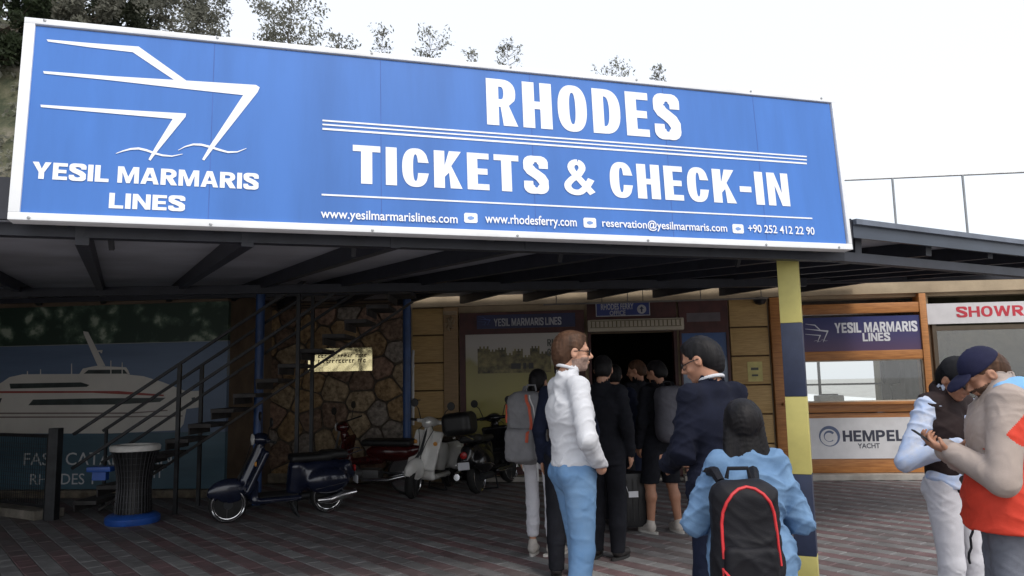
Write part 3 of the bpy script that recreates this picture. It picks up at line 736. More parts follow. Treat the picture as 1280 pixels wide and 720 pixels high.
cu_, cv_ = Fh.px(802, 386.5)
b = MB(Fh); b.prism([(cu_ + .07 * math.cos(a * PI / 10), cv_ + .07 * math.sin(a * PI / 10)) for a in range(20)], .001, .004); b.build('disc', M_dimw, hg)
b = MB(Fh); b.prism([(cu_ - .012, cv_ - .045), (cu_ + .012, cv_ - .045), (cu_ + .012, cv_ + .005), (cu_ + .035, cv_ + .005), (cu_, cv_ + .045), (cu_ - .035, cv_ + .005), (cu_ - .012, cv_ + .005)], .0045, .006); b.build('arrow', M_navy, hg)
b = MB(Fh); b.tube([(h0 + .1, h3, -.01), (h0 + .1, h3 + .2, -.01)], .006, 6); b.tube([(h2 - .1, h3, -.01), (h2 - .1, h3 + .2, -.01)], .006, 6); b.build('hanger_rod', M_steel, hg)
# yellow notice
nn = thing('paper_notice', 'small yellow paper notice pinned to the boards of the right-hand pier', 'notice', tuple(FAC.P(u_of(943), 1.6, .02)))
n0, n1 = FAC.px(935, 477); n2, n3 = FAC.px(952, 452)
b = MB(FAC); b.box(n0, n2, n1, n3, .0245, .027); pn = b.build('sheet', mat('yellow_paper', (.62, .55, .22), .7), nn)
b = MB(FAC); b.box(n0 + .05, n2 - .06, n3 - .13, n3 - .09, .0272, .028); b.box(n0 + .06, n2 - .07, n1 + .08, n1 + .11, .0272, .028); b.build('print_mark', M_ink, nn)

# ---- wooden kiosk front
kio = thing('ticket_kiosk', 'orange varnished wooden kiosk front with a wide service window right of the striped post', 'kiosk', tuple(FAC.P((KL + KR) / 2, 0, 0)))
kz = lambda y: v_of(y, 1075)
K0 = KL + .002; K1 = KR - .002
fr = MB(FAC); fw_ = .15
for (p0, p1) in ((K0, K0 + fw_), (K1 - .10, K1)): 
    b = MB(FAC); b.box(p0, p1, .087, 2.79, -.20, .06, b=.006); b.build('upright', M_oak, kio, smooth=True)
def kbeam(y0, y1, t=.045):
    b = MB(FAC); b.box(K0 + fw_ + .001, K1 - .101, kz(y0), kz(y1), -.20, t, b=.006); return b.build('rail', M_oak, kio, smooth=True)
kbeam(392, 379.5); kbeam(450, 438.5); kbeam(515, 505, .05)
W0, W1 = K0 + fw_, K1 - .10
pz0, pz1 = .088, kz(516)
n_ = 4
for i in range(n_):
    z0_ = pz0 + (pz1 - pz0) * i / n_; z1_ = pz0 + (pz1 - pz0) * (i + 1) / n_
    b = MB(FAC); b.box(W0 + .001, W1 - .001, z0_ + .003, z1_ - .003, -.1, .02, b=.006); b.build('board', M_oak, kio, smooth=True)
b = MB(FAC); b.box(W0 - .05, W1 + .03, kz(505) - .005, kz(502), -.20, .13, b=.006); b.build('counter', M_oak, kio, smooth=True)
wz0, wz1 = kz(502), kz(450)
wf = MB(FAC); t_ = .018
for (p0, p1, q0, q1) in ((W0 + .001, W1 - .001, wz0, wz0 + t_), (W0 + .001, W1 - .001, wz1 - t_, wz1), (W0 + .001, W0 + .001 + t_, wz0 + t_, wz1 - t_), (W1 - t_ - .001, W1 - .001, wz0 + t_, wz1 - t_)): wf.box(p0, p1, q0, q1, -.02, .02)
wfo = wf.build('window', mat('cream_frame', (.62, .56, .44), .5), kio)
b = MB(FAC); b.box(W0 + .018, W1 - .018, wz0 + t_, wz1 - t_, -.006, -.001); b.build('pane', glass('kiosk_glass'), wfo)
# kiosk inside, open to daylight through a wide back window
OR_ = W1 - .30
b = MB(FAC)
b.box(K0, K0 + .03, 0, 2.975, -.95, -.21); b.box(K1 - .03, K1, 0, 2.975, -.95, -.21)
b.box(K0 + .03, K1 - .03, 0, 1.0, -.95, -.92); b.box(K0 + .03, K1 - .03, 2.2, 2.975, -.95, -.92); b.box(OR_, K1 - .03, 1.0, 2.2, -.95, -.92)
b.build('inner_wall', mat('grey_inner_wall', (.24, .23, .22), .8), kio)
b = MB(FAC); u_ = K0 + .95
b.box(u_ - .02, u_ + .02, 1.0, 2.2, -.95, -.92); b.box(K0 + .03, OR_, 1.40, 1.43, -.95, -.93); b.build('back_window_bar', M_steel, kio)
bw = MB(FAC); bw.box(K0 - 6, W1 + 14, -.008, .004, -60, -2.8); kind(bw.build('added_white_ground', mat('added_ground_white', (.82, .82, .80), .6, var=.03)), 'structure')  # white ground added behind so the kiosk window looks bright
b = MB(FAC); b.box(W0, W1, 1.02, 1.1, -.75, -.25, b=.01); b.build('desk', mat('desk_top', (.5, .48, .45), .4), kio)
pc = thing('printer', 'pale grey printer on the desk inside the kiosk window', 'printer', tuple(FAC.P(W0 + .82, 1.1, -.6)))
b = MB(FAC); b.box(W0 + .62, W0 + 1.02, 1.101, 1.25, -.7, -.4, b=.03); b.build('casing', mat('pale_plastic', (.7, .7, .68), .4), pc, smooth=True)
b = MB(FAC); b.box(W0 + .70, W0 + .94, 1.251, 1.27, -.65, -.45, b=.005); b.build('paper_tray', mat('tray', (.15, .15, .15), .5), pc)
ch = thing('office_chair', 'black office chair back seen through the kiosk window', 'chair', tuple(FAC.P(W1 - .25, 0, -.6)))
s_ = SD((-.3, -.2, .4), (.3, .25, 1.75), .02); s_.box((0, 0, 1.48), (.14, .035, .2), .03); s_.cap((0, .02, 1.3), (0, .02, .9), .02)
me = s_.mesh('backrest', M=Matrix.Translation(FAC.P(W1 - .25, .12, -.62)))
attach(obj('backrest', me, M_black), ch)
b = MB(FAC); b.box(W1 - .45, W1 - .05, .88, .96, -.85, -.45, b=.03); b.tube([(W1 - .25, 0.05, -.6), (W1 - .25, .88, -.6)], .03); b.box(W1 - .45, W1 - .05, .012, .05, -.63, -.57); b.box(W1 - .28, W1 - .22, .012, .05, -.85, -.35); b.build('seat', M_black, ch)
for k, (x, wdt) in enumerate(((1012, 30), (1046, 22), (1072, 20))):
    pass

ks = thing('kiosk_sign', 'navy and violet sign with ship emblem and white letters above the kiosk window', 'sign', tuple(FAC.P((KL + KR) / 2, 2.4, .05)))
def kgrad():
    M = bpy.data.materials.new('navy_violet_print'); M.use_nodes = True; t = M.node_tree; N = t.nodes; L = t.links; b = N['Principled BSDF']
    tc = N.new('ShaderNodeTexCoord'); sp = N.new('ShaderNodeSeparateXYZ'); L.new(tc.outputs['Generated'], sp.inputs[0])
    r = N.new('ShaderNodeValToRGB'); e = r.color_ramp.elements; e[0].position = 0; e[0].color = (.10, .055, .12, 1); e[1].position = 1; e[1].color = (.025, .035, .15, 1)
    q = e.new(.45); q.color = (.06, .05, .15, 1)
    L.new(sp.outputs['Z'], r.inputs[0]); L.new(r.outputs[0], b.inputs['Base Color']); b.inputs['Roughness'].default_value = .4; return M
s0, s1 = FAC.px(1004, 440); s2, s3 = FAC.px(1151, 393)
s0 = max(s0, W0 + .004); s2 = min(s2, W1 - .004)
b = MB(FAC); b.box(s0, s2, s1, s3 - .01, -.10, .03); b.build('board', kgrad(), ks)
M_pw2 = mat('print_white', (.75, .76, .8), .45, var=.03)
big_px('YESIL MARMARIS', FAC, 1042, 404, 1146, 414, M_pw2, ks, n=.031, W=.86, v=.26, h=.2, sp=.36)
big_px('LINES', FAC, 1077, 416.5, 1112, 426, M_pw2, ks, n=.031, W=.86, v=.26, h=.2)
x0_, y1_ = FAC.px(1000, 405); x1_, y0_ = FAC.px(1036, 428)
logo_on(FAC, lambda x, y: (x0_ + .06 + (x - 60) / 830 * (x1_ - x0_ - .06), y1_ + (y - 55) / 460 * (y0_ - y1_)), .0315, M_pw2, ks)
hp_ = thing('sponsor_sign', 'white sign with spiral emblem and grey capitals below the kiosk window', 'sign', tuple(FAC.P((KL + KR) / 2, .9, .05)))
s0, s1 = FAC.px(1014, 573.5); s2, s3 = FAC.px(1143, 521)
b = MB(FAC); b.box(s0, s2, s1, s3, .027, .036); b.build('board', mat('sign_white', (.74, .74, .76), .45, var=.04, dirt=.2), hp_)
M_slate = mat('slate_ink', (.045, .05, .08), .5)
big_px('HEMPEL', FAC, 1052, 538, 1129, 551, M_slate, hp_, n=.0365, W=.95, v=.28, h=.2, gap=.12)
text_px('YACHT', FAC, 1071, 554, 1099, 560, M_slate, hp_, n=.0365, bold=.015)
cu_, cv_ = FAC.px(1036, 545)
b = MB(FAC)
for r0_, r1_, a0_, a1_ in ((.105, .155, 0, 2 * PI), (.05, .085, .6, 5.4)):
    n_ = 30; po = []
    for k in range(n_):
        a = a0_ + (a1_ - a0_) * k / n_; a2_ = a0_ + (a1_ - a0_) * (k + 1) / n_; wv = .6 + .4 * math.cos(a - 1)
        rr = r1_ - (r1_ - r0_) * wv
        b.prism([(cu_ + rr * math.cos(a), cv_ + rr * math.sin(a)), (cu_ + r1_ * math.cos(a), cv_ + r1_ * math.sin(a)), (cu_ + r1_ * math.cos(a2_), cv_ + r1_ * math.sin(a2_)), (cu_ + rr * math.cos(a2_), cv_ + rr * math.sin(a2_))], .0365, .038)
b.build('spiral_emblem', mat('steel_blue_ink', (.12, .16, .28), .5), hp_)

# ---- showroom
shw = thing('showroom_front', 'glazed showroom front with white fascia lettered in red at the right edge', 'shop front', tuple(FAC.P(SHL + 1.5, 0, 0)))
s0, s1 = FAC.px(1166, 405.5); s3 = FAC.px(1200, 379)[1]
b = MB(FAC); b.box(KR + .004, 11.0, s1, s3, -.045, .05); b.build('sign_board', mat('showroom_white', (.62, .60, .60), .45, var=.05, dirt=.2), shw)
M_red = mat('red_letters', (.50, .03, .05), .5)
a0, a1 = FAC.px(1194, 397); a3 = FAC.px(1194, 384)[1]
big_text('SHOWROOM', FAC, a0, a0 + 1.56, a1, a3, M_red, shw, n=.0505, W=1.0, v=.27, h=.19, gap=.12)
sf = MB(FAC)
for u_ in (SHL + .0, SHL + 1.7, SHL + 3.4): sf.box(u_, u_ + .06, .09, s1 - .002, -.04, .03)
for z in (.09, s1 - .10): sf.box(SHL + .061, 11, z, z + .07, -.039, .028)
sf.build('window_frame', mat('bronze_frame', (.10, .075, .05), .45, .3), shw)
for k in range(3):
    b = MB(FAC); b.box(SHL + .062 + 1.7 * k, SHL + 1.698 + 1.7 * k, .161, s1 - .101, -.012, -.006); b.build('pane', MATS['kiosk_glass'], shw)
b = MB(FAC); b.box(SHL, 11, .0, 2.975, -2.6, -2.55); b.box(SHL, SHL + .04, 0, 2.975, -2.55, -.2); b.box(10.9, 11, 0, 2.975, -2.55, -.2)
b.build('room_wall', mat('olive_reflection_wall', (.16, .14, .08), .8, var=.5, scale=1.6, col2=(.05, .05, .03)), shw)  # mottled olive stands in for trees reflected in the glass
# display boxes and plants inside the showroom
for k in range(4):
    u_ = SHL + .5 + k * .95; pl = thing('potted_plant', ['bushy potted plant just inside the showroom glass beside its left frame', 'second potted plant inside the showroom glass', 'third potted plant inside the showroom glass', 'last potted plant inside the showroom glass'][k], 'plant', tuple(FAC.P(u_, 0, -1.0)), 0, 'potted plants inside the showroom')
    b = MB(); b.lathe([(.10, .02), (.15, .35), (.16, .36), (.14, .34)], 14); b.build('pot', mat('terracotta', (.30, .12, .06), .8), pl, local=True, smooth=True)
    lv = MB()
    for q in range(90):
        a = random.uniform(0, 2 * PI); e_ = random.uniform(.2, 1.4); L_ = random.uniform(.3, .9)
        d = Vector((math.cos(a) * math.cos(e_), math.sin(a) * math.cos(e_), math.sin(e_)))
        p = Vector((0, 0, .4)) + d * L_ * random.uniform(.6, 1.6); s_ = d.cross(Vector((0, 0, 1))).normalized() * .05; t2 = (d + Vector((0, 0, -.4))).normalized() * .16
        lv.add([tuple(p), tuple(p + s_ + t2 * .5), tuple(p + t2), tuple(p - s_ + t2 * .5)], [(0, 1, 2, 3)])
    lv.tube([(0, 0, .3), (.02, 0, 1.3)], [.015, .008], 5)
    lv.build('foliage', mat('plant_leaf', (.07, .11, .025), .6, var=.3), pl, local=True)

# ---- stone wall
sw = thing('stone_wall', 'wall of irregular brown and buff stones behind the outside stairs', 'wall', tuple(FAC.P((ST_L + ST_R) / 2, 0, 0)))
b = MB(FAC); b.box(ST_L, ST_R, 0, 2.855, -.048, .03); b.build('mortar', mat('mortar', (.11, .09, .07), .95, var=.2, scale=20, bump=.3), sw)
M_st = [mat('stone_%s' % n, tuple(v_ * 1.5 for v_ in c), .9, var=.3, scale=14, bump=1.0, bscale=18, col2=c2, spec=.2) for n, c, c2 in (('buff', (.26, .20, .13), (.15, .11, .07)), ('grey', (.20, .175, .15), (.12, .10, .09)), ('ochre', (.24, .165, .09), (.14, .09, .05)), ('brown', (.16, .11, .08), (.09, .06, .045)), ('rust', (.21, .135, .10), (.12, .08, .06)))]
def voronoi(x0, x1, y0, y1, s):
    pts = []
    tries = 0
    while tries < 4000:
        tries += 1
        p = (random.uniform(x0, x1), random.uniform(y0, y1))
        if all((p[0] - q[0]) ** 2 + ((p[1] - q[1]) * 1.15) ** 2 > s * s for q in pts): pts.append(p)
    cells_ = []
    for p in pts:
        poly = [(x0, y0), (x1, y0), (x1, y1), (x0, y1)]
        for q in pts:
            if q is p or (q[0] - p[0]) ** 2 + (q[1] - p[1]) ** 2 > (4 * s) ** 2: continue
            mx, my = (p[0] + q[0]) / 2, (p[1] + q[1]) / 2; nx, ny = q[0] - p[0], q[1] - p[1]
            new = []
            for i in range(len(poly)):
                a, c = poly[i], poly[(i + 1) % len(poly)]
                da = (a[0] - mx) * nx + (a[1] - my) * ny; dc = (c[0] - mx) * nx + (c[1] - my) * ny
                if da <= 0: new.append(a)
                if da * dc < 0: t = da / (da - dc); new.append((a[0] + (c[0] - a[0]) * t, a[1] + (c[1] - a[1]) * t))
            poly = new
            if len(poly) < 3: break
        if len(poly) >= 3: cells_.append((p, poly))
    return cells_
def chaikin(P):
    out_ = []
    for i in range(len(P)):
        a, c = P[i], P[(i + 1) % len(P)]
        out_ += [(a[0] * .88 + c[0] * .12, a[1] * .88 + c[1] * .12), (a[0] * .12 + c[0] * .88, a[1] * .12 + c[1] * .88)]
    return out_
for p, poly in voronoi(ST_L + .01, ST_R - .01, .0, 2.85, .33):
    cx = sum(q[0] for q in poly) / len(poly); cy = sum(q[1] for q in poly) / len(poly)
    poly = ccw(poly)
    rad = max(.05, min(math.hypot(q[0] - cx, q[1] - cy) for q in poly))
    f1 = 1 - .016 / rad * 1.0
    P1_ = chaikin([(cx + (q[0] - cx) * f1, cy + (q[1] - cy) * f1) for q in poly])
    h_ = random.uniform(.035, .06); n_ = len(P1_)
    b = MB(FAC)
    rings = [(1.0, .028), (.99, .03 + h_ * .7), (.94, .03 + h_ * .97), (.5, .03 + h_ * 1.03)]
    vs = []; 
    for f_, z in rings:
        vs += [(cx + (q[0] - cx) * f_, cy + (q[1] - cy) * f_, z + (random.uniform(-.005, .005) if z > .05 else 0)) for q in P1_]
    vs.append((cx, cy, .03 + h_ * 1.1))
    fs = []
    for r_i in range(len(rings) - 1):
        for k in range(n_): fs.append((r_i * n_ + k, r_i * n_ + (k + 1) % n_, (r_i + 1) * n_ + (k + 1) % n_, (r_i + 1) * n_ + k))
    L0 = (len(rings) - 1) * n_
    fs += [(L0 + k, L0 + (k + 1) % n_, len(vs) - 1) for k in range(n_)]
    b.add(vs, fs); b.build('stone', random.choice(M_st), sw, smooth=True, angle=50)

# gilt plaque on the stone wall: polished metal that mirrors the bright forecourt
pq = thing('brass_plaque', 'polished brass plaque with worn dark print hung on the stone wall', 'plaque', tuple(FAC.P(u_of(430), 1.8, .1)))
q0, q1 = FAC.px(388.5, 465); q2, q3 = FAC.px(468, 434.5)
def brass():
    M = bpy.data.materials.new('polished_brass'); M.use_nodes = True; t = M.node_tree; N = t.nodes; L = t.links; b = N['Principled BSDF']
    b.inputs['Metallic'].default_value = 1; b.inputs['Roughness'].default_value = .10; b.inputs['Base Color'].default_value = (.96, .83, .46, 1)
    tc = N.new('ShaderNodeTexCoord'); n = N.new('ShaderNodeTexNoise'); n.inputs['Scale'].default_value = 5; L.new(tc.outputs['Object'], n.inputs['Vector'])
    bp2 = N.new('ShaderNodeBump'); bp2.inputs['Strength'].default_value = .2; bp2.inputs['Distance'].default_value = .012; L.new(n.outputs['Fac'], bp2.inputs['Height']); L.new(bp2.outputs[0], b.inputs['Normal']); return M
def tilted(u, z): return (u, z, .125 + (z - q1) * .0)
b = MB(FAC); b.add([(q0, q1, .11), (q2, q1, .11), (q2, q3, .11), (q0, q3, .11), (q0, q1, .125), (q2, q1, .125), (q2, q3, .1285), (q0, q3, .1285)], [(3, 2, 1, 0), (4, 5, 6, 7), (0, 1, 5, 4), (1, 2, 6, 5), (2, 3, 7, 6), (3, 0, 4, 7)]); b.build('plate', brass(), pq)
b = MB(FAC); M_dk = mat('brown_print', (.10, .035, .02), .6)
for row, (za, zb) in enumerate(((.60, .72), (.36, .50))):
    x = q0 + .17
    while x < q2 - .12:
        wd_ = random.uniform(.02, .045)
        zz0 = q1 + (q3 - q1) * za; zz1 = q1 + (q3 - q1) * zb
        b.box(x, x + wd_ * .35, zz0, zz1, .126, .1315); 
        b.box(x + wd_ * .35, x + wd_, zz1 - .018, zz1, .126, .1315)
        if random.random() < .5: b.box(x + wd_ * .35, x + wd_, zz0, zz0 + .015, .126, .1315)
        x += wd_ + (.018 if random.random() < .8 else .06)
b.build('print_mark', M_dk, pq)

# ---- mural of a ferry, on a wall that stands forward of the rest
FM = Frame(FAC.P(0, 0, 1.6), FAC.d, FAC.up)
vm_of = lambda y, x=640: FM.px(x, y)[1]
MU_L, MU_R = -9.3, FM.px(284, 500)[0]
mz0, mz1 = vm_of(618, 150), vm_of(381, 150)
mu = thing('ferry_mural', 'large wall mural of a white passenger ferry on a blue bay below wooded hills', 'mural', tuple(FM.P((MU_L + MU_R) / 2, 0, 0)))
mz0 = .12
zsh = vm_of(429, 150)
def forest():
    M = bpy.data.materials.new('forest_print'); M.use_nodes = True; t = M.node_tree; N = t.nodes; L = t.links; b = N['Principled BSDF']
    tc = N.new('ShaderNodeTexCoord')
    v = N.new('ShaderNodeTexVoronoi'); v.inputs['Scale'].default_value = 4.2; v.inputs['Randomness'].default_value = 1
    nd = N.new('ShaderNodeTexNoise'); nd.inputs['Scale'].default_value = 2.5; nd.inputs['Detail'].default_value = 6; L.new(tc.outputs['Object'], nd.inputs['Vector'])
    va = N.new('ShaderNodeMixRGB'); va.blend_type = 'ADD'; va.inputs[0].default_value = .55; L.new(tc.outputs['Object'], va.inputs[1]); L.new(nd.outputs['Color'], va.inputs[2]); L.new(va.outputs[0], v.inputs['Vector'])
    n = N.new('ShaderNodeTexNoise'); n.inputs['Scale'].default_value = 3; n.inputs['Detail'].default_value = 9; n.inputs['Roughness'].default_value = .7; L.new(tc.outputs['Object'], n.inputs['Vector'])
    ma = N.new('ShaderNodeMath'); ma.operation = 'MULTIPLY_ADD'; ma.inputs[1].default_value = -.55; L.new(v.outputs['Distance'], ma.inputs[0]); L.new(n.outputs['Fac'], ma.inputs[2])
    r = N.new('ShaderNodeValToRGB'); e = r.color_ramp.elements; e[0].position = .20; e[0].color = (.025, .05, .035, 1); e[1].position = .50; e[1].color = (.36, .42, .33, 1)
    q = e.new(.36); q.color = (.08, .13, .09, 1)
    L.new(ma.outputs[0], r.inputs[0]); L.new(r.outputs[0], b.inputs['Base Color']); b.inputs['Roughness'].default_value = .55; return M
M_sea = mat('sea_print', (.13, .19, .30), .4, var=.12, scale=.8, stretch=(.5, .5, 4))
M_sea2 = mat('sea_near_print', (.07, .14, .19), .4, var=.15, scale=.8, stretch=(.5, .5, 4))
b = MB(FM); b.box(MU_L, MU_R, zsh, mz1, -.048, .03); b.build('forest_panel', forest(), mu)
b = MB(FM); zmid = vm_of(541, 150)
b.box(MU_L, MU_R, zmid, zsh - .012, -.048, .03); b.build('sea_panel', M_sea, mu)
b = MB(FM); b.box(MU_L, MU_R, mz0, zmid - .001, -.048, .03); b.build('sea_panel', M_sea2, mu, label='darker lower panel with lettering')
b = MB(FM); b.box(MU_L, MU_R, zsh - .011, zsh - .001, -.03, .031); b.build('shore_line', mat('shore_print', (.30, .33, .33), .5), mu)
M_hull = mat('hull_print', (.66, .64, .60), .45, var=.06, scale=1.5)
M_hull2 = mat('hull_low_print', (.60, .60, .60), .45, var=.05, scale=1.5)
M_win = mat('window_print', (.035, .05, .05), .4, var=.3)
M_stripe = mat('red_stripe_print', (.35, .06, .05), .45)
def mpoly(name, pts, m_, n, parent=mu):
    b = MB(FM); q = [(p[0], p[1]) for p in [FM.px(0 + x * 300 / 1280, 380 + y * 160 / 683) for x, y in pts]]; b.prism(ccw(q), n, n + .002); return b.build(name, m_, parent)
boat = mpoly('ferry_hull_print', [(-900, 520), (-900, 690), (600, 690), (960, 672), (985, 640), (1000, 560), (1090, 548), (1090, 462), (1000, 466), (870, 415), (770, 385), (640, 372), (130, 375), (60, 390), (30, 410), (0, 430), (-900, 440)], M_hull, .0305)
mpoly('ferry_window_print', [(60, 425), (65, 452), (470, 442), (485, 432), (440, 418)], M_win, .033, boat)
mpoly('ferry_window_print', [(160, 540), (185, 510), (500, 503), (890, 500), (860, 522), (640, 536)], M_win, .033, boat)
mpoly('ferry_window_print', [(-900, 505), (-900, 545), (5, 540), (20, 502)], M_win, .033, boat)
mpoly('ferry_stripe_print', [(-900, 466), (-900, 478), (500, 474), (880, 492), (880, 484), (640, 464)], M_stripe, .0331, boat)
mpoly('ferry_stripe_print', [(-900, 580), (-900, 588), (700, 586), (900, 570), (900, 564), (700, 578)], mat('shade_print', (.22, .17, .16), .5), .0331, boat)
mpoly('ferry_stripe_print', [(-900, 602), (-900, 610), (600, 606), (980, 600), (980, 594), (600, 598)], MATS['shade_print'], .0331, boat)
mpoly('ferry_bridge_print', [(430, 376), (450, 345), (520, 330), (680, 338), (690, 352), (700, 376)], M_hull, .0331, boat)
mpoly('ferry_window_print', [(455, 372), (480, 352), (670, 350), (688, 372)], M_win, .0352, boat)
mpoly('ferry_mast_print', [(530, 332), (570, 330), (478, 150), (452, 146), (455, 160)], M_hull, .0352, boat)
mpoly('ferry_mast_print', [(545, 262), (552, 264), (556, 246), (530, 248), (530, 256), (545, 256)], M_hull, .0376, boat)
for x, y0 in ((390, 318), (225, 348), (155, 358), (600, 302), (660, 312)): mpoly('ferry_mast_print', [(x - 3, 376), (x + 3, 376), (x + 2, y0), (x - 2, y0)], M_hull, .0325 if x < 400 else .0375, boat)
mpoly('ferry_anchor_print', [(1028, 500), (1046, 497), (1048, 515), (1030, 518)], M_win, .033, boat)
M_gl = mat('grey_letters', (.62, .64, .66), .5)
def italic(o, k=.18):
    pass
text_px('FAST CATAMARAN', FM, 32, 566, 216, 580, M_gl, mu, n=.031, bold=.0)
text_px('RHODES 1', FM, 40, 592, 118, 605, M_gl, mu, n=.031, bold=.0)
text_px('IT', FM, 194, 586, 205, 597, M_gl, mu, n=.031, bold=.0)
b = MB(FM); b.box(MU_L - .3, MU_R, mz1 + .001, 2.96, -.2, .06); b.box(MU_L - .3, MU_R, 0, 2.96, -.25, -.049); b.box(MU_R - .2, MU_R, 0, 2.96, -1.56, -.251)
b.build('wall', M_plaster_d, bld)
b = MB(FM); b.box(MU_L - .3, MU_R, mz1 + .1, mz1 + .14, .061, .09); b.build('trim_strip', M_dark, bld)
b = MB(FM); b.box(MU_L - .3, MU_R, .002, .115, -.049, .12, b=.02); b.build('plinth', mat('rough_plinth', (.20, .17, .13), .9, var=.3, scale=8, bump=.5, dirt=.5), bld)
# rough plinth under mural and stones
b = MB(FAC); b.box(-12, ST_R, .002, .15, -.049, .14, b=.02); b.build('plinth', mat('rough_plinth', (.20, .17, .13), .9, var=.3, scale=8, bump=.5, dirt=.5), bld)

# ---- terrace railing on the roof
rl = thing('terrace_railing', 'thin grey pipe railing on the roof terrace against the sky', 'railing', tuple(FAC.P(7, 3.12, -.2)))
M_galv = mat('galvanised_pipe', (.30, .31, .32), .45, .6, var=.1)
Fr = Frame(FAC.P(0, 0, -.15), FAC.d, FAC.up)
zt = Fr.px(1170, 220)[1]
b = MB(Fr); b.tube([(-1.0, zt, 0), (11, zt, 0)], .018, 8); b.build('handrail', M_galv, rl)
b = MB(Fr); b.tube([(-1.0, 3.35, 0), (11, 3.35, 0)], .014, 8); b.build('lower_rail', M_galv, rl)
u0_ = Fr.px(1116, 230)[0]; du = Fr.px(1204, 230)[0] - u0_
for k in range(-5, 5):
    b = MB(Fr); b.tube([(u0_ + k * du, 3.12, 0), (u0_ + k * du, zt, 0)], .019, 8); b.build('baluster', M_galv, rl)
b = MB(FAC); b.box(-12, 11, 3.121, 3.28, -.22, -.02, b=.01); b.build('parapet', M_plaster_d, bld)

# ================================================================== CANOPY
M_can = mat('canopy_sheet', (.40, .42, .47), .5, var=.15, scale=1.2, dirt=.4)
M_beam = mat('navy_beam', (.018, .02, .03), .5, var=.2)
M_fas = mat('canopy_fascia', (.05, .062, .085), .35, .2, var=.12, scale=1.5, dirt=.3)
can = thing('canopy', 'wide dark steel canopy over the forecourt reaching back to the office wall', 'canopy', (0, 7, 2.9))
FE = [Vector((-9.5, 2.08, 0)), Vector((2.50, 5.61, 0)), Vector((10.5, 9.97, 0))]      # front edge
bd = Vector((-.459, .888, 0)).normalized(); bp = Vector((bd.y, -bd.x, 0))
def soff(y): return min(2.955, 2.50 + (y - 4.5) * .075)
def isect(p, d, a, b):
    e = b - a; den = d.x * e.y - d.y * e.x
    if abs(den) < 1e-9: return None
    t = ((a.x - p.x) * e.y - (a.y - p.y) * e.x) / den; s_ = ((a.x - p.x) * d.y - (a.y - p.y) * d.x) / den
    return t, s_
def span(p):
    """where the line through p along the beams meets front edge and wall"""
    f_ = None
    for a, b in zip(FE[:-1], FE[1:]):
        r = isect(p, bd, a, b)
        if r and -1e-6 <= r[1] <= 1 + 1e-6: f_ = p + bd * r[0]
    a, b = FAC.P(-13, 0, .13), FAC.P(12, 0, .13); a.z = b.z = 0
    r = isect(p, bd, a, b)
    return f_, p + bd * r[0]
P0_ = Vector((-2.51, 4.44, 0)); SP = .86
for k in range(-7, 12):
    f_, e_ = span(P0_ + bp * SP * k)
    if f_ is None: continue
    f_ = f_ + bd * .05; b = MB(); n_ = 4
    mid = f_.lerp(e_, .5)
    # the beam follows the soffit in two straight lengths
    ybr = 4.5 + .455 / .075
    pts = [f_]
    if f_.y < ybr < e_.y: pts.append(f_.lerp(e_, (ybr - f_.y) / (e_.y - f_.y)))
    pts.append(e_)
    for a, c in zip(pts[:-1], pts[1:]):
        A = Vector((a.x, a.y, soff(a.y) - .062)); B = Vector((c.x, c.y, soff(c.y) - .062)); b.bar(tuple(A), tuple(B), .07, .12)
    b.build('beam', M_beam, can)
# roof sheets: one between each pair of beams
for k in range(-8, 12):
    fa, ea = span(P0_ + bp * SP * (k)); fb, eb = span(P0_ + bp * SP * (k + 1))
    if fa is None or fb is None: continue
    b = MB(); N_ = 6; vs = []; fs = []
    corner = FE[1]
    pa_, pb_ = (corner - fa).dot(bp), (corner - fb).dot(bp)
    cols = [(fa, ea), (fb, eb)]
    if 0 < (corner - fa).dot(bp) < SP: cols.insert(1, span(corner + bd * 1e-4))
    cols = [c for c in cols if c[0] is not None]
    ybr = 4.5 + .455 / .075
    for f_, e_ in cols:
        tb = min(.98, max(.02, (ybr - f_.y) / (e_.y - f_.y)))
        for t in (0, tb, 1):
            p = f_.lerp(e_, t); vs += [(p.x, p.y, soff(p.y)), (p.x, p.y, soff(p.y) + .03)]
    nc = len(cols)
    def I(c, r, q): return c * 6 + r * 2 + q
    for c in range(nc - 1):
        for r in range(2):
            fs.append((I(c, r, 0), I(c + 1, r, 0), I(c + 1, r + 1, 0), I(c, r + 1, 0)))
            fs.append((I(c, r, 1), I(c, r + 1, 1), I(c + 1, r + 1, 1), I(c + 1, r, 1)))
        fs.append((I(c, 0, 0), I(c, 0, 1), I(c + 1, 0, 1), I(c + 1, 0, 0))); fs.append((I(c, 2, 0), I(c + 1, 2, 0), I(c + 1, 2, 1), I(c, 2, 1)))
    b.add(vs, fs); b.build('roof_sheet', M_can, can)
# cross beam and front beams
b = MB(); b.bar((-9.2, 8.75, 2.70), (3.6, 9.35, 2.70), .08, .10); b.build('cross_beam', M_beam, can)
b = MB(); b.bar((-9.2, 10.7, 2.80), (6.8, 10.0, 2.80), .06, .06); b.build('cross_beam', M_beam, can)
for a, c, hh in ((FE[0], FE[1], 0), (FE[1], FE[2], 1)):
    b = MB(); d_ = (c - a).normalized(); nn_ = Vector((d_.y, -d_.x, 0)) * .03
    z0_, z1_ = (2.47, 2.70) if not hh else (2.56, 2.685)
    b.bar((a.x + nn_.x, a.y + nn_.y, (z0_ + z1_) / 2), (c.x + nn_.x, c.y + nn_.y, (z0_ + z1_) / 2), .03, z1_ - z0_)
    b.build('fascia', M_fas if hh else M_beam, can)
    b = MB(); b.bar((a.x - nn_.x * 3, a.y - nn_.y * 3, 2.435), (c.x - nn_.x * 3, c.y - nn_.y * 3, 2.435), .08, .07); b.build('front_beam', M_beam, can)
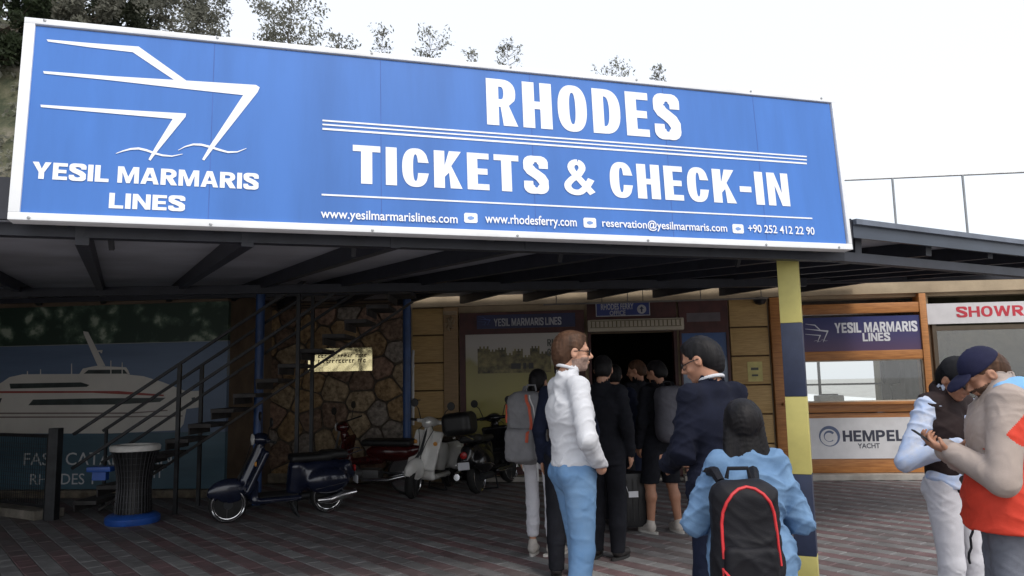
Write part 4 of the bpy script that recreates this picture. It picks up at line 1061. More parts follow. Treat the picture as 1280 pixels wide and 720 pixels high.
# roof flashing on the right-hand edge
b = MB(); d_ = (FE[2] - FE[1]).normalized(); nn_ = Vector((d_.y, -d_.x, 0)) * .055
b.bar((FE[1].x + nn_.x, FE[1].y + nn_.y, 2.675), (FE[2].x + nn_.x, FE[2].y + nn_.y, 2.675), .05, .04); b.build('flashing', mat('flashing', (.14, .16, .20), .4, .3, dirt=.3), can)
# service pipes under the canopy
cp = thing('service_pipe', 'thin pale conduit running along the wall head above the doorway', 'pipe', tuple(FAC.P(3, 2.7, .4)))
b = MB(FAC); b.tube([(.6, 2.74, .5), (4.0, 2.74, .5)], .014, 6)
for u_ in (.8, 1.9, 3.0, 3.9): b.tube([(u_, 2.74, .5), (u_, 2.95, .5)], .008, 6)
b.build('conduit', mat('grey_conduit', (.22, .2, .18), .6), cp)
for k, (x, y) in enumerate(((905, 380), (955, 378))):
    pass
lt = thing('bulkhead_lamp', 'small unlit round lamp fixed under the wall head above the right-hand pier', 'lamp', tuple(FAC.P(u_of(955), 2.78, .12)))
b = MB(); b.lathe([(.05, .06), (.09, .04), (.10, 0), (.07, -.05), (.0001, -.07)], 16, M=Matrix.Translation((0, 0, -.04))); b.build('housing', M_black, lt, local=True, smooth=True)

# posts
pst = thing('striped_post', 'square yellow and navy banded post holding the canopy corner under the sign', 'post', tuple(on_z(1011, 741)), R_(-24))
PX = on_z(1011, 741)
M_yel = mat('post_yellow', (.56, .50, .16), .5, var=.08, scale=4, dirt=.35); M_nvy = mat('post_navy', (.025, .035, .075), .45, var=.15)
zz = [0, .27, .845, 1.405, 1.95, 2.47]
for i in range(5):
    b = MB(); e_ = .0
    b.box(-.075, .075, -.075, .075, zz[i] + (.001 if i else .0), zz[i + 1], b=.0 if 0 else .004)
    b.build('band', M_yel if i % 2 == 0 else M_nvy, pst, local=True, smooth=True)
b = MB(); b.box(-.12, .12, -.12, .12, .001, .012); b.box(-.1, .1, -.1, .1, 2.471, 2.485)
for i in (-1, 1):
    for j in (-1, 1): b.lathe([(.012, .012), (.012, .03), (.0001, .034)], 6, Matrix.Translation((i * .1, j * .1, 0)))
b.build('base_plate', M_steel, pst, local=True)
M_bpost = mat('blue_post_paint', (.03, .075, .21), .45, var=.15, dirt=.3)
for k, (x, Y, lab) in enumerate(((322, 10.4, 'round blue steel post behind the stair rails and navy scooter'), (509, 11.4, 'round blue steel post at the right end of the stone wall beside the pine pier'))):
    p = at_y(x, 560, Y); q_ = thing('blue_post', lab, 'post', (p.x, p.y, 0))
    b = MB(); b.lathe([(.06, .0), (.06, soff(Y) - .07)], 18); b.build('shaft', M_bpost, q_, local=True, smooth=True)
    b = MB(); b.lathe([(.12, .001), (.12, .012), (.065, .014)], 18); b.build('base_plate', M_steel, q_, local=True)
p = at_y(516, 480, 11.5)
dn = thing('drain_pipe', 'narrow white plastic pipe beside the right-hand blue post', 'pipe', (p.x, p.y, 0))
b = MB(); b.tube([(0, 0, .95), (0, 0, 1.95), (.0, .06, 2.05)], .022, 8); b.tube([(0, 0, 1.2), (0, 0, 1.23)], .03, 8); b.tube([(0, 0, 1.8), (0, 0, 1.83)], .03, 8); b.build('tube', mat('pvc', (.6, .6, .6), .4), dn, local=True, smooth=True)
b = MB(); b.bar((0, 0, 1.3), (0, .85, 1.3), .02, .02); b.build('bracket', M_steel, dn, local=True)

# ================================================================== THE BIG SIGN
sa = .2857549; le = .0658311
d_ = Vector((math.cos(sa), math.sin(sa), 0)); n_v = Vector((d_.y, -d_.x, 0)); up_ = Vector((0, 0, 1)) * math.cos(le) - n_v * math.sin(le)
SG = Frame((-2.649, 3.965, 2.45), d_, up_)
SW, SHh = 5.319, 1.160
sg = thing('billboard_sign', 'big blue white-framed sign with ship emblem and bold ticket lettering along the canopy edge', 'sign', (-2.649, 3.965, 2.45), sa)
M_blue = mat('billboard_blue', (.058, .182, .54), .45, var=.07, scale=1.1, dirt=.10, spec=.35, stretch=(4, 4, .5))
fwd = .042
b = MB(SG); b.box(fwd, SW - fwd, fwd, SHh - fwd, -.06, -.002); pnl = b.build('panel', M_blue, sg)
for k, u_ in enumerate((.985, 1.955, 2.93, 3.90, 4.62)):
    b = MB(SG); b.box(u_ - .002, u_ + .002, fwd, SHh - fwd, -.0025, -.0012); b.build('panel_joint', mat('joint_shade', (.045, .12, .40), .6), sg)
b = MB(SG)
for u_ in (.10, 1.0, 1.9, 2.8, 3.7, 4.6, 5.2):
    for v_ in (.012, SHh - .010): b.lathe([(.009, .0), (.009, .003), (.0001, .005)], 8, Matrix.Translation((u_, v_, .0118)))
b.build('frame_rivets', M_galv, sg)
for (a, c, e, f_) in ((0, SW, 0, fwd), (0, SW, SHh - .034, SHh), (0, .055, fwd, SHh - .034), (SW - .03, SW, fwd, SHh - .034)):
    b = MB(SG); b.box(a, c, e, f_, -.08, .012, b=.004); b.build('frame_bar', M_white, sg, smooth=True)
b = MB(SG)
for k in range(7): b.box(.2 + k * .81, .25 + k * .81, .0, SHh, -.12, -.081)
b.box(.05, SW - .05, .25, .30, -.16, -.121); b.box(.05, SW - .05, .85, .90, -.16, -.121)
b.build('back_bracing', M_steel, sg)
b = MB(SG)
for k in range(4): 
    u_ = .35 + k * 1.5; b.bar((u_, .87, -.16), (u_, .03, -.75), .03, .03)
b.build('strut', M_steel, sg)
for (a_, b_, c_, e_) in (): pass
big_px('RHODES', SG, 607, 97.5, 852, 174.5, M_print_white, sg, W=.56, v=.225, h=.165, gap=.115)
big_px('TICKETS & CHECK-IN', SG, 441, 181, 988, 258, M_print_white, sg, W=.54, v=.215, h=.16, gap=.105, sp=.26)
big_px('YESIL MARMARIS', SG, 41, 202, 323, 237, M_print_white, sg, W=.86, v=.27, h=.2, gap=.09, sp=.36)
big_px('LINES', SG, 137, 241, 231, 264, M_print_white, sg, W=.86, v=.27, h=.2, gap=.09)
text_px('www.yesilmarmarislines.com', SG, 401, 261, 572, 283, M_print_white, sg, bold=.012)
text_px('www.rhodesferry.com', SG, 606, 267, 721, 287, M_print_white, sg, bold=.012)
text_px('reservation@yesilmarmaris.com', SG, 752, 273, 909, 293, M_print_white, sg, bold=.012)
text_px('+90 252 412 22 90', SG, 934, 280.5, 1018, 294, M_print_white, sg, bold=.012)
def line_px(F, x0, y0, x1, y1, t, m_, parent, n=.0, name='rule_line'):
    a = F.px(x0, y0); c = F.px(x1, y1); v = (a[1] + c[1]) / 2
    b = MB(F); b.box(a[0], c[0], v - t / 2, v + t / 2, n, n + .0015); return b.build(name, m_, parent)
line_px(SG, 403, 154.0, 1008, 193.0, .010, M_print_white, sg)
line_px(SG, 403, 159.2, 1008, 197.0, .009, M_print_white, sg)
line_px(SG, 403, 164.6, 1008, 201.5, .012, M_print_white, sg)
line_px(SG, 402, 245.2, 1015, 271.5, .010, M_print_white, sg)
for k, (a, c, e, f_) in enumerate(((580, 266, 597, 279), (729, 272, 745.5, 285), (915, 280, 930, 292))):
    x0_, y1_ = SG.px(a, c); x1_, y0_ = SG.px(e, f_)
    b = MB(SG); r_ = .008
    po = [(x0_ + r_, y0_), (x1_ - r_, y0_), (x1_, y0_ + r_), (x1_, y1_ - r_), (x1_ - r_, y1_), (x0_ + r_, y1_), (x0_, y1_ - r_), (x0_, y0_ + r_)]
    b.prism(po, 0, .0015); ic = b.build('contact_icon', M_print_white, sg)
    b = MB(SG); mx, my = (x0_ + x1_) / 2, (y0_ + y1_) / 2
    b.prism([(mx - .022, my - .004), (mx - .004, my - .013), (mx + .02, my - .006), (mx + .022, my + .004), (mx + .002, my + .012), (mx - .018, my + .007)], .0018, .003); b.build('icon_mark', mat('icon_blue', (.2, .35, .7), .5), ic)
logo_on(SG, lambda x, y: SG.px(30 + x / 3, 30 + y / 3), .0, M_print_white, sg)

# ================================================================== STAIRS
M_tread = mat('stair_tread', (.045, .042, .042), .7, var=.3)
stf = thing('outside_stairs', 'dark steel outside stairs with two-bar railings climbing right past the mural', 'stairs', (-5.4, 9.6, 0))
YN, YF = 9.80, 10.50
SX0, RUN, RISE = -5.52, .28, .184
nst = 15
for k in range(nst):
    x = SX0 + k * RUN; z = RISE * (k + 1)
    b = MB(); b.box(x, x + .29, YN + .01, YF - .01, z - .05, z, b=.004); b.box(x + .005, x + .02, YN + .015, YF - .015, z - .135, z - .051); b.build('tread', M_tread, stf)
    
b = MB(); xe = SX0 + nst * RUN; ze = RISE * nst
b.bar((SX0 + .15, (YN + YF) / 2, .02), (xe, (YN + YF) / 2, ze - .12), .04, .03); b.build('spine_beam', M_tread, stf)
slope = RISE / RUN
def stair_z(x): return RISE + (x - SX0) * slope
for Y in (YN, YF):
    for hh in (.84, .42):
        xa, xb = SX0 - .03, -1.8
        b = MB(); b.bar((xa, Y, stair_z(xa) + hh), (xb, Y, stair_z(xb) + hh), .035, .035); b.build('handrail', M_steel, stf)
    for x in (-4.24, -2.74):
        b = MB(); b.bar((x, Y, .0), (x, Y, stair_z(x) + .83), .045, .045, up=(0, 1, 0)); b.build('railing_post', M_steel, stf)
b = MB(); b.box(SX0 - .17, SX0 - .05, YN - .30, YN - .18, 0, 1.10, b=.006); b.build('newel_post', M_steel, stf)
b = MB(); b.box(SX0 - .0, SX0 + .03, YF - .02, YF + .02, 0, 1.05); b.build('newel_post', M_steel, stf)

# wire mesh fence to the left of the stairs
fn = thing('mesh_fence', 'low dark wire mesh fence panel standing in front of the ferry mural', 'fence', (-6.5, 9.9, 0))
FNF = Frame((-5.72, 9.60, 0), (-.86, .51, 0), (0, 0, 1))
FNF.n = -FNF.n
LN = 3.6
b = MB(FNF); b.box(0, LN, .98, 1.02, -.02, .02); b.box(0, LN, .14, .17, -.015, .015); b.build('rail', M_steel, fn)
for k in range(3):
    b = MB(FNF); b.box(k * 1.78, k * 1.78 + .04, 0, .979, -.02, .02); b.build('post', M_steel, fn)
b = MB(FNF); sp_ = .052
n1_ = int(LN / sp_)
for k in range(1, n1_): b.bar((k * sp_, .17, 0), (k * sp_, .98, 0), .0045, .0045)
for k in range(1, int(.81 / sp_)): b.box(0, LN, .17 + k * sp_ - .002, .17 + k * sp_ + .002, .003, .007)
kind(b.build('wire_mesh', M_steel, fn), 'stuff')
kb = MB(FNF); kb.box(.05, LN, .001, .11, -.25, .12, b=.015); kerb = kb.build('kerb', mat('worn_kerb', (.22, .20, .17), .9, var=.25, scale=6, bump=.4, dirt=.5)); kind(kerb, 'structure')

# flared black cafe stand with blue foot and white top
p = on_z(155, 657)
bn = thing('flared_bin', 'flared black slatted waste bin with white rim on a round blue foot by the stairs', 'waste bin', (p.x, p.y + .2, 0))
prof = lambda t: .175 + .02 * math.cos(t * PI) + .10 * max(0, (t - .35) / .65) ** 1.6
H0, H1 = .11, .83
b = MB()
b.lathe([(prof(0) * .9, H0)] + [(prof(t / 10) * .92, H0 + (H1 - H0) * t / 10) for t in range(11)], 28); b.build('liner', M_black, bn, local=True, smooth=True)
b = MB()
for k in range(30):
    a = 2 * PI * k / 30
    b.tube([(prof(t / 8) * math.cos(a), prof(t / 8) * math.sin(a), H0 + (H1 - H0) * t / 8) for t in range(9)], .007, 4)
for t in range(0, 11, 1):
    r_ = prof(t / 10) + .004; b.tube([(r_ * math.cos(2 * PI * q / 28), r_ * math.sin(2 * PI * q / 28), H0 + (H1 - H0) * t / 10) for q in range(28)], .004, 4, closed=True)
b.build('wire_cage', mat('cage_steel', (.05, .05, .055), .4, .5), bn, local=True)
M_bfoot = mat('blue_foot', (.02, .085, .36), .4, var=.12)
b = MB(); b.lathe([(.29, .0), (.30, .02), (.30, .07), (.27, .10), (.2, .115), (.0001, .115)], 36); b.build('foot', M_bfoot, bn, local=True, smooth=True)
b = MB(); b.lathe([(.255, .83), (.275, .835), (.28, .88), (.265, .90), (.20, .905), (.18, .88), (.18, .84)], 36); b.build('rim', mat('rim_white', (.72, .71, .68), .45, dirt=.3), bn, local=True, smooth=True)
b = MB(); b.box(-.50, -.22, -.14, .06, .60, .66, b=.012); b.box(-.46, -.30, -.08, .0, .50, .60); b.build('side_tray', M_bfoot, bn, local=True, smooth=True)

# unseen block added to darken the left side of the forecourt
nb_ = thing('left_light_blocker', 'tall unseen brown block added to shade the left side of the forecourt', 'building', (-10, 3, 0))
b = MB(); b.box(-13, -9.8, 5.5, 12.0, 0, 6.5); b.build('wall', M_plaster_d, nb_)
b = MB(); b.box(-13.2, -9.65, 5.3, 12.1, 6.501, 6.75); b.build('roof', M_tread, nb_)

# ================================================================== HILL AND TREES BEHIND
from mathutils import noise
def hill_z(x, y):
    def ss(t): t = max(0, min(1, t)); return t * t * (3 - 2 * t)
    a = ss((y - 17) / 15)
    prof_ = 3.5 + 14.0 * ss((2 - x) / 24) + 6 * ss((-18 - x) / 30)
    if x > 2: prof_ = 3.5 * ss((9 - x) / 7) - 1.5 * ss((x - 4) / 5)
    n = noise.fractal(Vector((x * .12, y * .12, 0)), 1, 2, 5) * 1.6 + noise.fractal(Vector((x * .5, y * .5, 3)), .8, 2, 4) * .5
    if x > 6: n *= max(0, 1 - (x - 6) / 4)
    return max(-.4, prof_ * a + (n * a) + (a * (y - 32) * .25 * max(0, min(1, (-x) / 6)) if y > 32 else 0)) if a > 0 else -.4
def hillm():
    M = bpy.data.materials.new('scrub_hillside'); M.use_nodes = True; t = M.node_tree; N = t.nodes; L = t.links; b = N['Principled BSDF']
    ge = N.new('ShaderNodeNewGeometry'); n = N.new('ShaderNodeTexNoise'); n.inputs['Scale'].default_value = .55; n.inputs['Detail'].default_value = 10; n.inputs['Roughness'].default_value = .7; L.new(ge.outputs['Position'], n.inputs['Vector'])
    r = N.new('ShaderNodeValToRGB'); e = r.color_ramp.elements; e[0].position = .4; e[0].color = (.045, .055, .03, 1); e[1].position = .62; e[1].color = (.20, .18, .145, 1); q = e.new(.5); q.color = (.10, .10, .06, 1)
    L.new(n.outputs['Fac'], r.inputs[0]); L.new(r.outputs[0], b.inputs['Base Color']); b.inputs['Roughness'].default_value = .95
    bp = N.new('ShaderNodeBump'); bp.inputs['Strength'].default_value = .8; bp.inputs['Distance'].default_value = .3; L.new(n.outputs['Fac'], bp.inputs['Height']); L.new(bp.outputs[0], b.inputs['Normal']); return M
gx = np.arange(-70, 9, .7); gy = np.arange(16, 70, .7)
vs = [(float(x), float(y), hill_z(x, y)) for y in gy for x in gx]; nx_ = len(gx)
fs = [(j * nx_ + i, j * nx_ + i + 1, (j + 1) * nx_ + i + 1, (j + 1) * nx_ + i) for j in range(len(gy) - 1) for i in range(nx_ - 1)]
me = bpy.data.meshes.new('hillside'); me.from_pydata(vs, [], fs); me.update()
kind(obj('hillside', me, hillm(), smooth=True), 'structure')
M_bark = mat('bark', (.10, .075, .055), .9, var=.3, scale=12, bump=.5)
M_leaf = [mat('leaf_dark', (.06, .085, .04), .7, var=.4, scale=.8, transl=.5), mat('leaf_glare_grey', (.20, .20, .16), .7, var=.35, scale=.8, transl=.5), mat('leaf_pine', (.085, .10, .06), .7, var=.4, scale=.8, transl=.5)]  # the grey leaf is paled, with sky glare put into its colour
def tree(x, Y, ytop, wid, nleaf, mi, label, cat='tree', bare=0, seed=0):
    rnd = random.Random(seed)
    tp = at_y(x, ytop, Y); bx, by = tp.x + rnd.uniform(-.4, .4), tp.y
    bz = hill_z(bx, by) - .1; Ht = tp.z - bz
    if Ht < 2.5: bz = tp.z - 2.5; Ht = 2.5
    T = thing('hill_tree', label, cat, (bx, by, bz), 0, 'trees along the hilltop')
    tr = MB(); dx = tp.x - bx
    tr.tube([(0, 0, 0), (dx * .2 + .05, 0, Ht * .3), (dx * .5 - .08, .05, Ht * .6), (dx, 0, Ht * .97)], [.05 + Ht * .018, .04 + Ht * .010, .03 if nleaf > 1800 else .012, .006], 7)
    ends = []
    dense = nleaf > 1800
    cr0 = wid * (1.9 if dense else 1.5); cr = cr0 if dense else max(cr0, Ht * .5); kf = cr / cr0                     # depth of the crown below the top
    for k in range(int((16 + nleaf / 160) * kf)):
        t = rnd.random() ** (.8 if dense else 1); z = Ht * .98 - cr * t; a = rnd.uniform(0, 2 * PI); ln = wid * (.18 + .9 * math.sin(PI * min(1 if dense else .55, .12 + t * kf * .8))) * rnd.uniform(.35, 1.1)
        p2 = Vector((dx * z / Ht + math.cos(a) * ln, math.sin(a) * ln, z + rnd.uniform(-.1, .35) * ln)); p0 = Vector((dx * z / Ht, 0, max(.1, z - ln * rnd.uniform(.3, .8))))
        p1 = p0.lerp(p2, .55) + Vector((0, 0, -.06 * ln)); tr.tube([tuple(p0), tuple(p1), tuple(p2)], [.010 + .02 * dense, .007 + .006 * dense, .003], 4)
        ends += [p2, p1.lerp(p2, .6)]
    tr.build('trunk', M_bark, T, local=True, smooth=True)
    V = []; Fc = []
    cl = [(e, rnd.uniform(.10, .34) * wid * (1.0 if dense else 1.35), rnd.random()) for e in ends]
    tot = sum(c[1] ** 2 for c in cl)
    for e, r_, q in cl:
        for j in range(int(2.4 * kf * nleaf * r_ ** 2 / tot) + 2):
            v = Vector((rnd.gauss(0, 1), rnd.gauss(0, 1), rnd.gauss(0, .8))); v = v.normalized() * r_ * rnd.random() ** .45
            c = e + v; s_ = rnd.uniform(.06, .13) * (1 if dense else .8)
            d = Vector((rnd.uniform(-1, 1), rnd.uniform(-1, 1), rnd.uniform(-1, .6))).normalized(); w_ = d.orthogonal().normalized() * s_ * .45
            b0 = len(V); V += [tuple(c - d * s_), tuple(c + w_), tuple(c + d * s_), tuple(c - w_)]; Fc.append((b0, b0 + 1, b0 + 2, b0 + 3))
    me = bpy.data.meshes.new('crown'); me.from_pydata(V, [], Fc); me.update()
    obj('crown', me, M_leaf[mi], T)
TR = [(-60, 27, -60, 2.6, 6000, 0, 'dark dense tree beyond the far left top corner of the sign'),
      (5, 28, -40, 1.9, 5500, 0, 'dark green pine filling the top left corner above the sign'),
      (60, 31, -30, 1.7, 4500, 1, 'olive tree between the corner pine and the next grey-green crown'),
      (105, 29, -26, 1.6, 3600, 1, 'grey-green tree over the white upper corner of the sign frame'),
      (152, 30, -22, 1.5, 3600, 2, 'dark compact pine above the ship emblem'),
      (222, 30, -18, 1.45, 1700, 1, 'rounded small tree with sky gaps on its left side'),
      (262, 31, -6, .9, 500, 1, 'thin crowned tree with sky gaps before the loose tall tree'),
      (362, 28, -14, 1.25, 620, 1, 'loose tall see-through tree above the middle left of the sign'),
      (428, 30, 36, .55, 60, 1, 'sparse treetop just right of the loose tall tree'),
      (478, 30, 32, .5, 34, 1, 'faint wispy treetop left of the double tuft'),
      (538, 30, 30, .75, 66, 1, 'double tufted sparse treetop above the left of the headline'),
      (590, 31, 58, .4, 18, 1, 'tiny wisp of twigs low against the sign edge'),
      (634, 30, 48, .6, 46, 1, 'sparse leaning treetop above the first big letter'),
      (764, 31, 66, .7, 50, 1, 'sparse twiggy treetop above the last letters of the headline'),
      (823, 31, 76, .35, 26, 1, 'smallest lone treetop furthest right over the sign')]
for i, (x, Y, yt, wd, nl, mi, lab) in enumerate(TR): tree(x, Y, yt, wd, nl, mi, lab, seed=i + 3)
# scrub on the slope
rs = random.Random(5); V = []; Fc = []
for k in range(700):
    x = rs.uniform(-34, -12); y = rs.uniform(22, 34); z = hill_z(x, y); r_ = rs.uniform(.25, .7)
    for j in range(24):
        v = Vector((rs.gauss(0, 1), rs.gauss(0, 1), abs(rs.gauss(0, .8)))).normalized() * r_ * rs.random() ** .4; c = Vector((x, y, z)) + v; s_ = rs.uniform(.06, .14)
        d = Vector((rs.uniform(-1, 1), rs.uniform(-1, 1), rs.uniform(-1, 1))).normalized(); w_ = d.orthogonal().normalized() * s_ * .5
        b0 = len(V); V += [tuple(c - d * s_), tuple(c + w_), tuple(c + d * s_), tuple(c - w_)]; Fc.append((b0, b0 + 1, b0 + 2, b0 + 3))
me = bpy.data.meshes.new('hillside_scrub'); me.from_pydata(V, [], Fc); me.update()
o = obj('hillside_scrub', me, M_leaf[1]); kind(o, 'stuff'); tag(o, 'low grey-green scrub covering the hillside at far left', 'scrub')

# trees across the road behind the viewer, mirrored in the showroom glass
for i, (X, Y, Z) in enumerate(((21, -14, 7), (26, -18, 7.5), (30, -16, 8.5), (36, -20, 8), (43, -18, 9))):
    T = thing('roadside_tree', 'broad roadside tree standing across the road behind the viewer, %s' % ['nearest the striped post', 'next to the nearest one', 'middle of the row', 'next to the far one', 'farthest right'][i % 5], 'tree', (X, Y, 0), 0, 'roadside trees behind the viewer')
    tr = MB(); tr.tube([(0, 0, 0), (.1, 0, Z * .4), (0, .1, Z * .8)], [.22, .16, .05], 8); rnd = random.Random(i)
    V = []; Fc = []
    for k in range(30):
        a = rnd.uniform(0, 2 * PI); r_ = rnd.uniform(.4, 2.4); c0 = Vector((math.cos(a) * r_, math.sin(a) * r_, rnd.uniform(.22, 1) * Z)); tr.tube([(0, 0, c0.z * .7), tuple(c0)], [.05, .015], 4)
        for j in range(46):
            v = Vector((rnd.gauss(0, 1), rnd.gauss(0, 1), rnd.gauss(0, .8))).normalized() * 1.1 * rnd.random() ** .4 + c0; d = Vector((rnd.uniform(-1, 1), rnd.uniform(-1, 1), rnd.uniform(-1, 1))).normalized() * .2; w_ = d.orthogonal().normalized() * .1
            b0 = len(V); V += [tuple(v - d), tuple(v + w_), tuple(v + d), tuple(v - w_)]; Fc.append((b0, b0 + 1, b0 + 2, b0 + 3))
    tr.build('trunk', M_bark, T, local=True)
    me = bpy.data.meshes.new('crown'); me.from_pydata(V, [], Fc); me.update(); obj('crown', me, M_leaf[1], T)

# ================================================================== SCOOTERS
def place(me_obj, T): return attach(me_obj, T, True)
def scooter(kind_, paint, loc, heading, label, group, seatmat, top_case=False, lean=6, steer=0, res=.014):
    """step-through motor scooter, front at local +Y, wheels at y=.62 and y=-.62"""
    T = thing('motor_scooter', label, 'scooter', loc, heading, group)
    T.rotation_euler = (0, R_(-lean), heading); T.scale = ((.95,) * 3 if kind_ == 'navy' else (1.02,) * 3)
    L = lambda s, name, m_, par=T, **k: attach(obj(name, s.mesh(name, **k), m_), par, True)
    WR = .225
    # wheels
    for y, nm in ((.62, 'f'), (-.62, 'r')):
        W_ = bpy.data.objects.new('wheel', None)
        Mx = Matrix.Translation((0, y, WR)) @ Matrix.Rotation(PI / 2, 4, 'Y')
        if nm == 'f': Mx = Matrix.Translation((0, y, WR)) @ Matrix.Rotation(R_(steer), 4, 'Z') @ Matrix.Rotation(PI / 2, 4, 'Y')
        b = MB(); pr = [(WR + .0 - .055 + .055 * math.sin(a), .055 * -math.cos(a)) for a in [PI * k / 10 for k in range(11)]]
        b.lathe([(WR - .058, -.04)] + pr + [(WR - .058, .04)], 36, Mx)
        ty = b.build('wheel', M_rubber, T, local=True, smooth=True, label=None)
        b = MB(); b.lathe([(WR - .052, -.046), (WR - .034, -.060), (WR - .026, -.058), (WR - .062, -.045), (WR - .052, -.046)], 36, Mx, caps=False); b.lathe([(WR - .062, .045), (WR - .026, .058), (WR - .034, .060), (WR - .052, .046), (WR - .062, .045)], 36, Mx, caps=False)
        b.build('rim_ring', M_chrome, ty, local=True, smooth=True)
        b = MB(); b.lathe([(.0001, -.045), (.05, -.045), (.06, -.03), (WR - .075, -.02), (WR - .055, -.038), (WR - .055, .038), (WR - .075, .02), (.06, .03), (.05, .045), (.0001, .045)], 30, Mx)
        b.build('rim', M_steel, ty, local=True, smooth=True)
        b = MB()
        for k in range(5):
            a = 2 * PI * k / 5
            for sx in (-.033, .033): 
                p0 = Mx @ Vector((.05 * math.cos(a), .05 * math.sin(a), sx)); p1 = Mx @ Vector(((WR - .06) * math.cos(a), (WR - .06) * math.sin(a), sx)); b.bar(tuple(p0), tuple(p1), .03, .012, up=(1, 0, 0))
        b.build('wheel_spoke', M_chrome, ty, local=True)
    # front fork and fender
    b = MB(); b.tube([(.075, .62, WR), (.075, .54, .45), (.0, .46, .60), (0, .28, .98)], [.02, .022, .025, .022], 8); b.build('fork', M_steel, T, local=True, smooth=True)
    s = SD((-.16, .3, .2), (.16, .95, .62), res); s.ell((0, .60, .37), (.085, .27, .17), 0); s.cut((0, -.15, -1), -.335); s.ell((0, .62, .28), (.062, .235, .16), 0, op='s')
    L(s, 'front_fender', paint)
    # leg shield, neck, floor board
    s = SD((-.32, -.3, .15), (.32, .62, 1.08), res)
    s.box((0, .33, .62), (.21, .035, .28), .03, 0, Matrix.Rotation(R_(24), 4, 'X')); s.box((0, .34, .38), (.17, .04, .13), .03, .06)
    s.cap((0, .43, .5), (0, .26, .95), .075, .055, .04); s.cap((0, .40, .45), (0, .34, .30), .07, .06, .04)
    s.box((0, .06, .26), (.18, .30, .035), .03, .05)
    L(s, 'leg_shield', paint)
    b = MB(); b.box(-.13, .13, -.20, .27, .297, .306); b.build('floor_mat', M_rubber, T, local=True)
    # head unit
    s = SD((-.3, .08, .85), (.3, .46, 1.12), res); s.ell((0, .265, 1.0), (.105, .11, .075), 0); s.cap((-.2, .21, 1.0), (.2, .21, 1.0), .028, None, .05)
    L(s, 'headset', paint)
    b = MB(); b.lathe([(.066, 0), (.072, .015), (.066, .022), (.0001, .034)], 20, Matrix.Translation((0, .355, .995)) @ Matrix.Rotation(-PI / 2, 4, 'X')); b.build('headlight', mat('lamp_glass', (.7, .7, .68), .1, .3), T, local=True, smooth=True)
    for sx in (-1, 1):
        b = MB(); b.tube([(sx * .19, .21, 1.0), (sx * .33, .17, 1.0)], .018, 8); b.build('grip', M_rubber, T, local=True, smooth=True)
        b = MB(); b.tube([(sx * .20, .24, 1.0), (sx * .32, .24, .995)], .006, 6); b.build('brake_lever', M_chrome, T, local=True)
        b = MB(); b.tube([(sx * .16, .22, 1.02), (sx * .21, .22, 1.16), (sx * .27, .21, 1.22)], .007, 6)
        b.lathe([(.0001, -.012), (.055, -.01), (.06, 0), (.055, .006), (.0001, .008)], 16, Matrix.Translation((sx * .28, .215, 1.24)) @ Matrix.Rotation(PI / 2, 4, 'X')); b.build('mirror', M_black, T, local=True, smooth=True)
        b = MB(); b.lathe([(.0001, .02), (.025, .015), (.03, 0)], 10, Matrix.Translation((sx * .15, .345, .72)) @ Matrix.Rotation(-PI / 2, 4, 'X')); b.build('turn_light', mat('amber', (.6, .25, .03), .3), T, local=True, smooth=True)
    # rear body with two swelling cowls
    s = SD((-.3, -1.02, .18), (.3, -.05, .84), res)
    s.ell((0, -.52, .50), (.15, .40, .22), 0); s.ell((.12, -.58, .44), (.115, .28, .17), .03); s.ell((-.12, -.58, .44), (.115, .28, .17), .03)
    s.cap((0, -.18, .34), (0, -.20, .62), .10, .11, .05); s.cap((0, -.85, .60), (0, -.93, .48), .08, .05, .05)
    s.ell((0, -.64, .18), (.08, .26, .24), 0, op='s')
    L(s, 'rear_body', paint)
    s = SD((-.2, -.95, .62), (.2, -.05, .86), res); s.box((0, -.36, .735), (.125, .26, .045), .04, 0); s.box((0, -.68, .755), (.11, .17, .05), .04, .05)
    L(s, 'seat', seatmat)
    b = MB(); b.lathe([(.0001, .03), (.045, .02), (.05, 0)], 12, Matrix.Translation((0, -.955, .55)) @ Matrix.Rotation(PI / 2, 4, 'X')); b.build('tail_light', mat('red_lens', (.45, .02, .02), .25), T, local=True, smooth=True)
    b = MB(); b.tube([(-.13, -.45, .20), (-.14, -.62, .20), (-.14, -.74, .24), (-.14, -.95, .27)], [.03, .055, .06, .045], 12); b.build('exhaust', M_chrome, T, local=True, smooth=True)
    b = MB(); b.tube([(.08, -.62, WR), (.10, -.30, .22)], .05, 10); b.build('engine', M_steel, T, local=True, smooth=True)
    b = MB(); b.tube([(-.08, -.12, .22), (-.14, -.22, .02)], .012, 6); b.tube([(.08, -.12, .22), (.14, -.22, .02)], .012, 6); b.tube([(-.14, -.22, .02), (.14, -.22, .02)], .012, 6); b.build('centre_stand', M_steel, T, local=True)
    b = MB()
    for sx in (-1, 1):
        b.tube([(sx * .05, .30, .97), (sx * .11, .36, .90), (sx * .05, .42, .74), (.02 * sx, .50, .56), (sx * .075, .57, .36)], .006, 5)
    b.build('brake_cable', M_black, T, local=True)
    b = MB(); b.box(-.085, .085, -.995, -.988, .36, .46, b=.003); b.build('number_plate', M_pw2, T, local=True)
    b = MB(); b.tube([(-.20, -.40, .36), (-.235, -.60, .40), (-.20, -.80, .42)], .006, 5); b.tube([(.20, -.40, .36), (.235, -.60, .40), (.20, -.80, .42)], .006, 5); b.tube([(-.17, .18, .25), (-.19, .0, .24), (-.17, -.2, .25)], .006, 5); b.tube([(.17, .18, .25), (.19, .0, .24), (.17, -.2, .25)], .006, 5); b.build('trim_strip', M_chrome, T, local=True)
    b = MB()
    for sx in (-.1, .1): b.tube([(sx, -.80, .74), (sx, -1.02, .80), (sx * .6, -1.05, .80)], .009, 6)
    b.build('rear_rack', M_chrome, T, local=True)
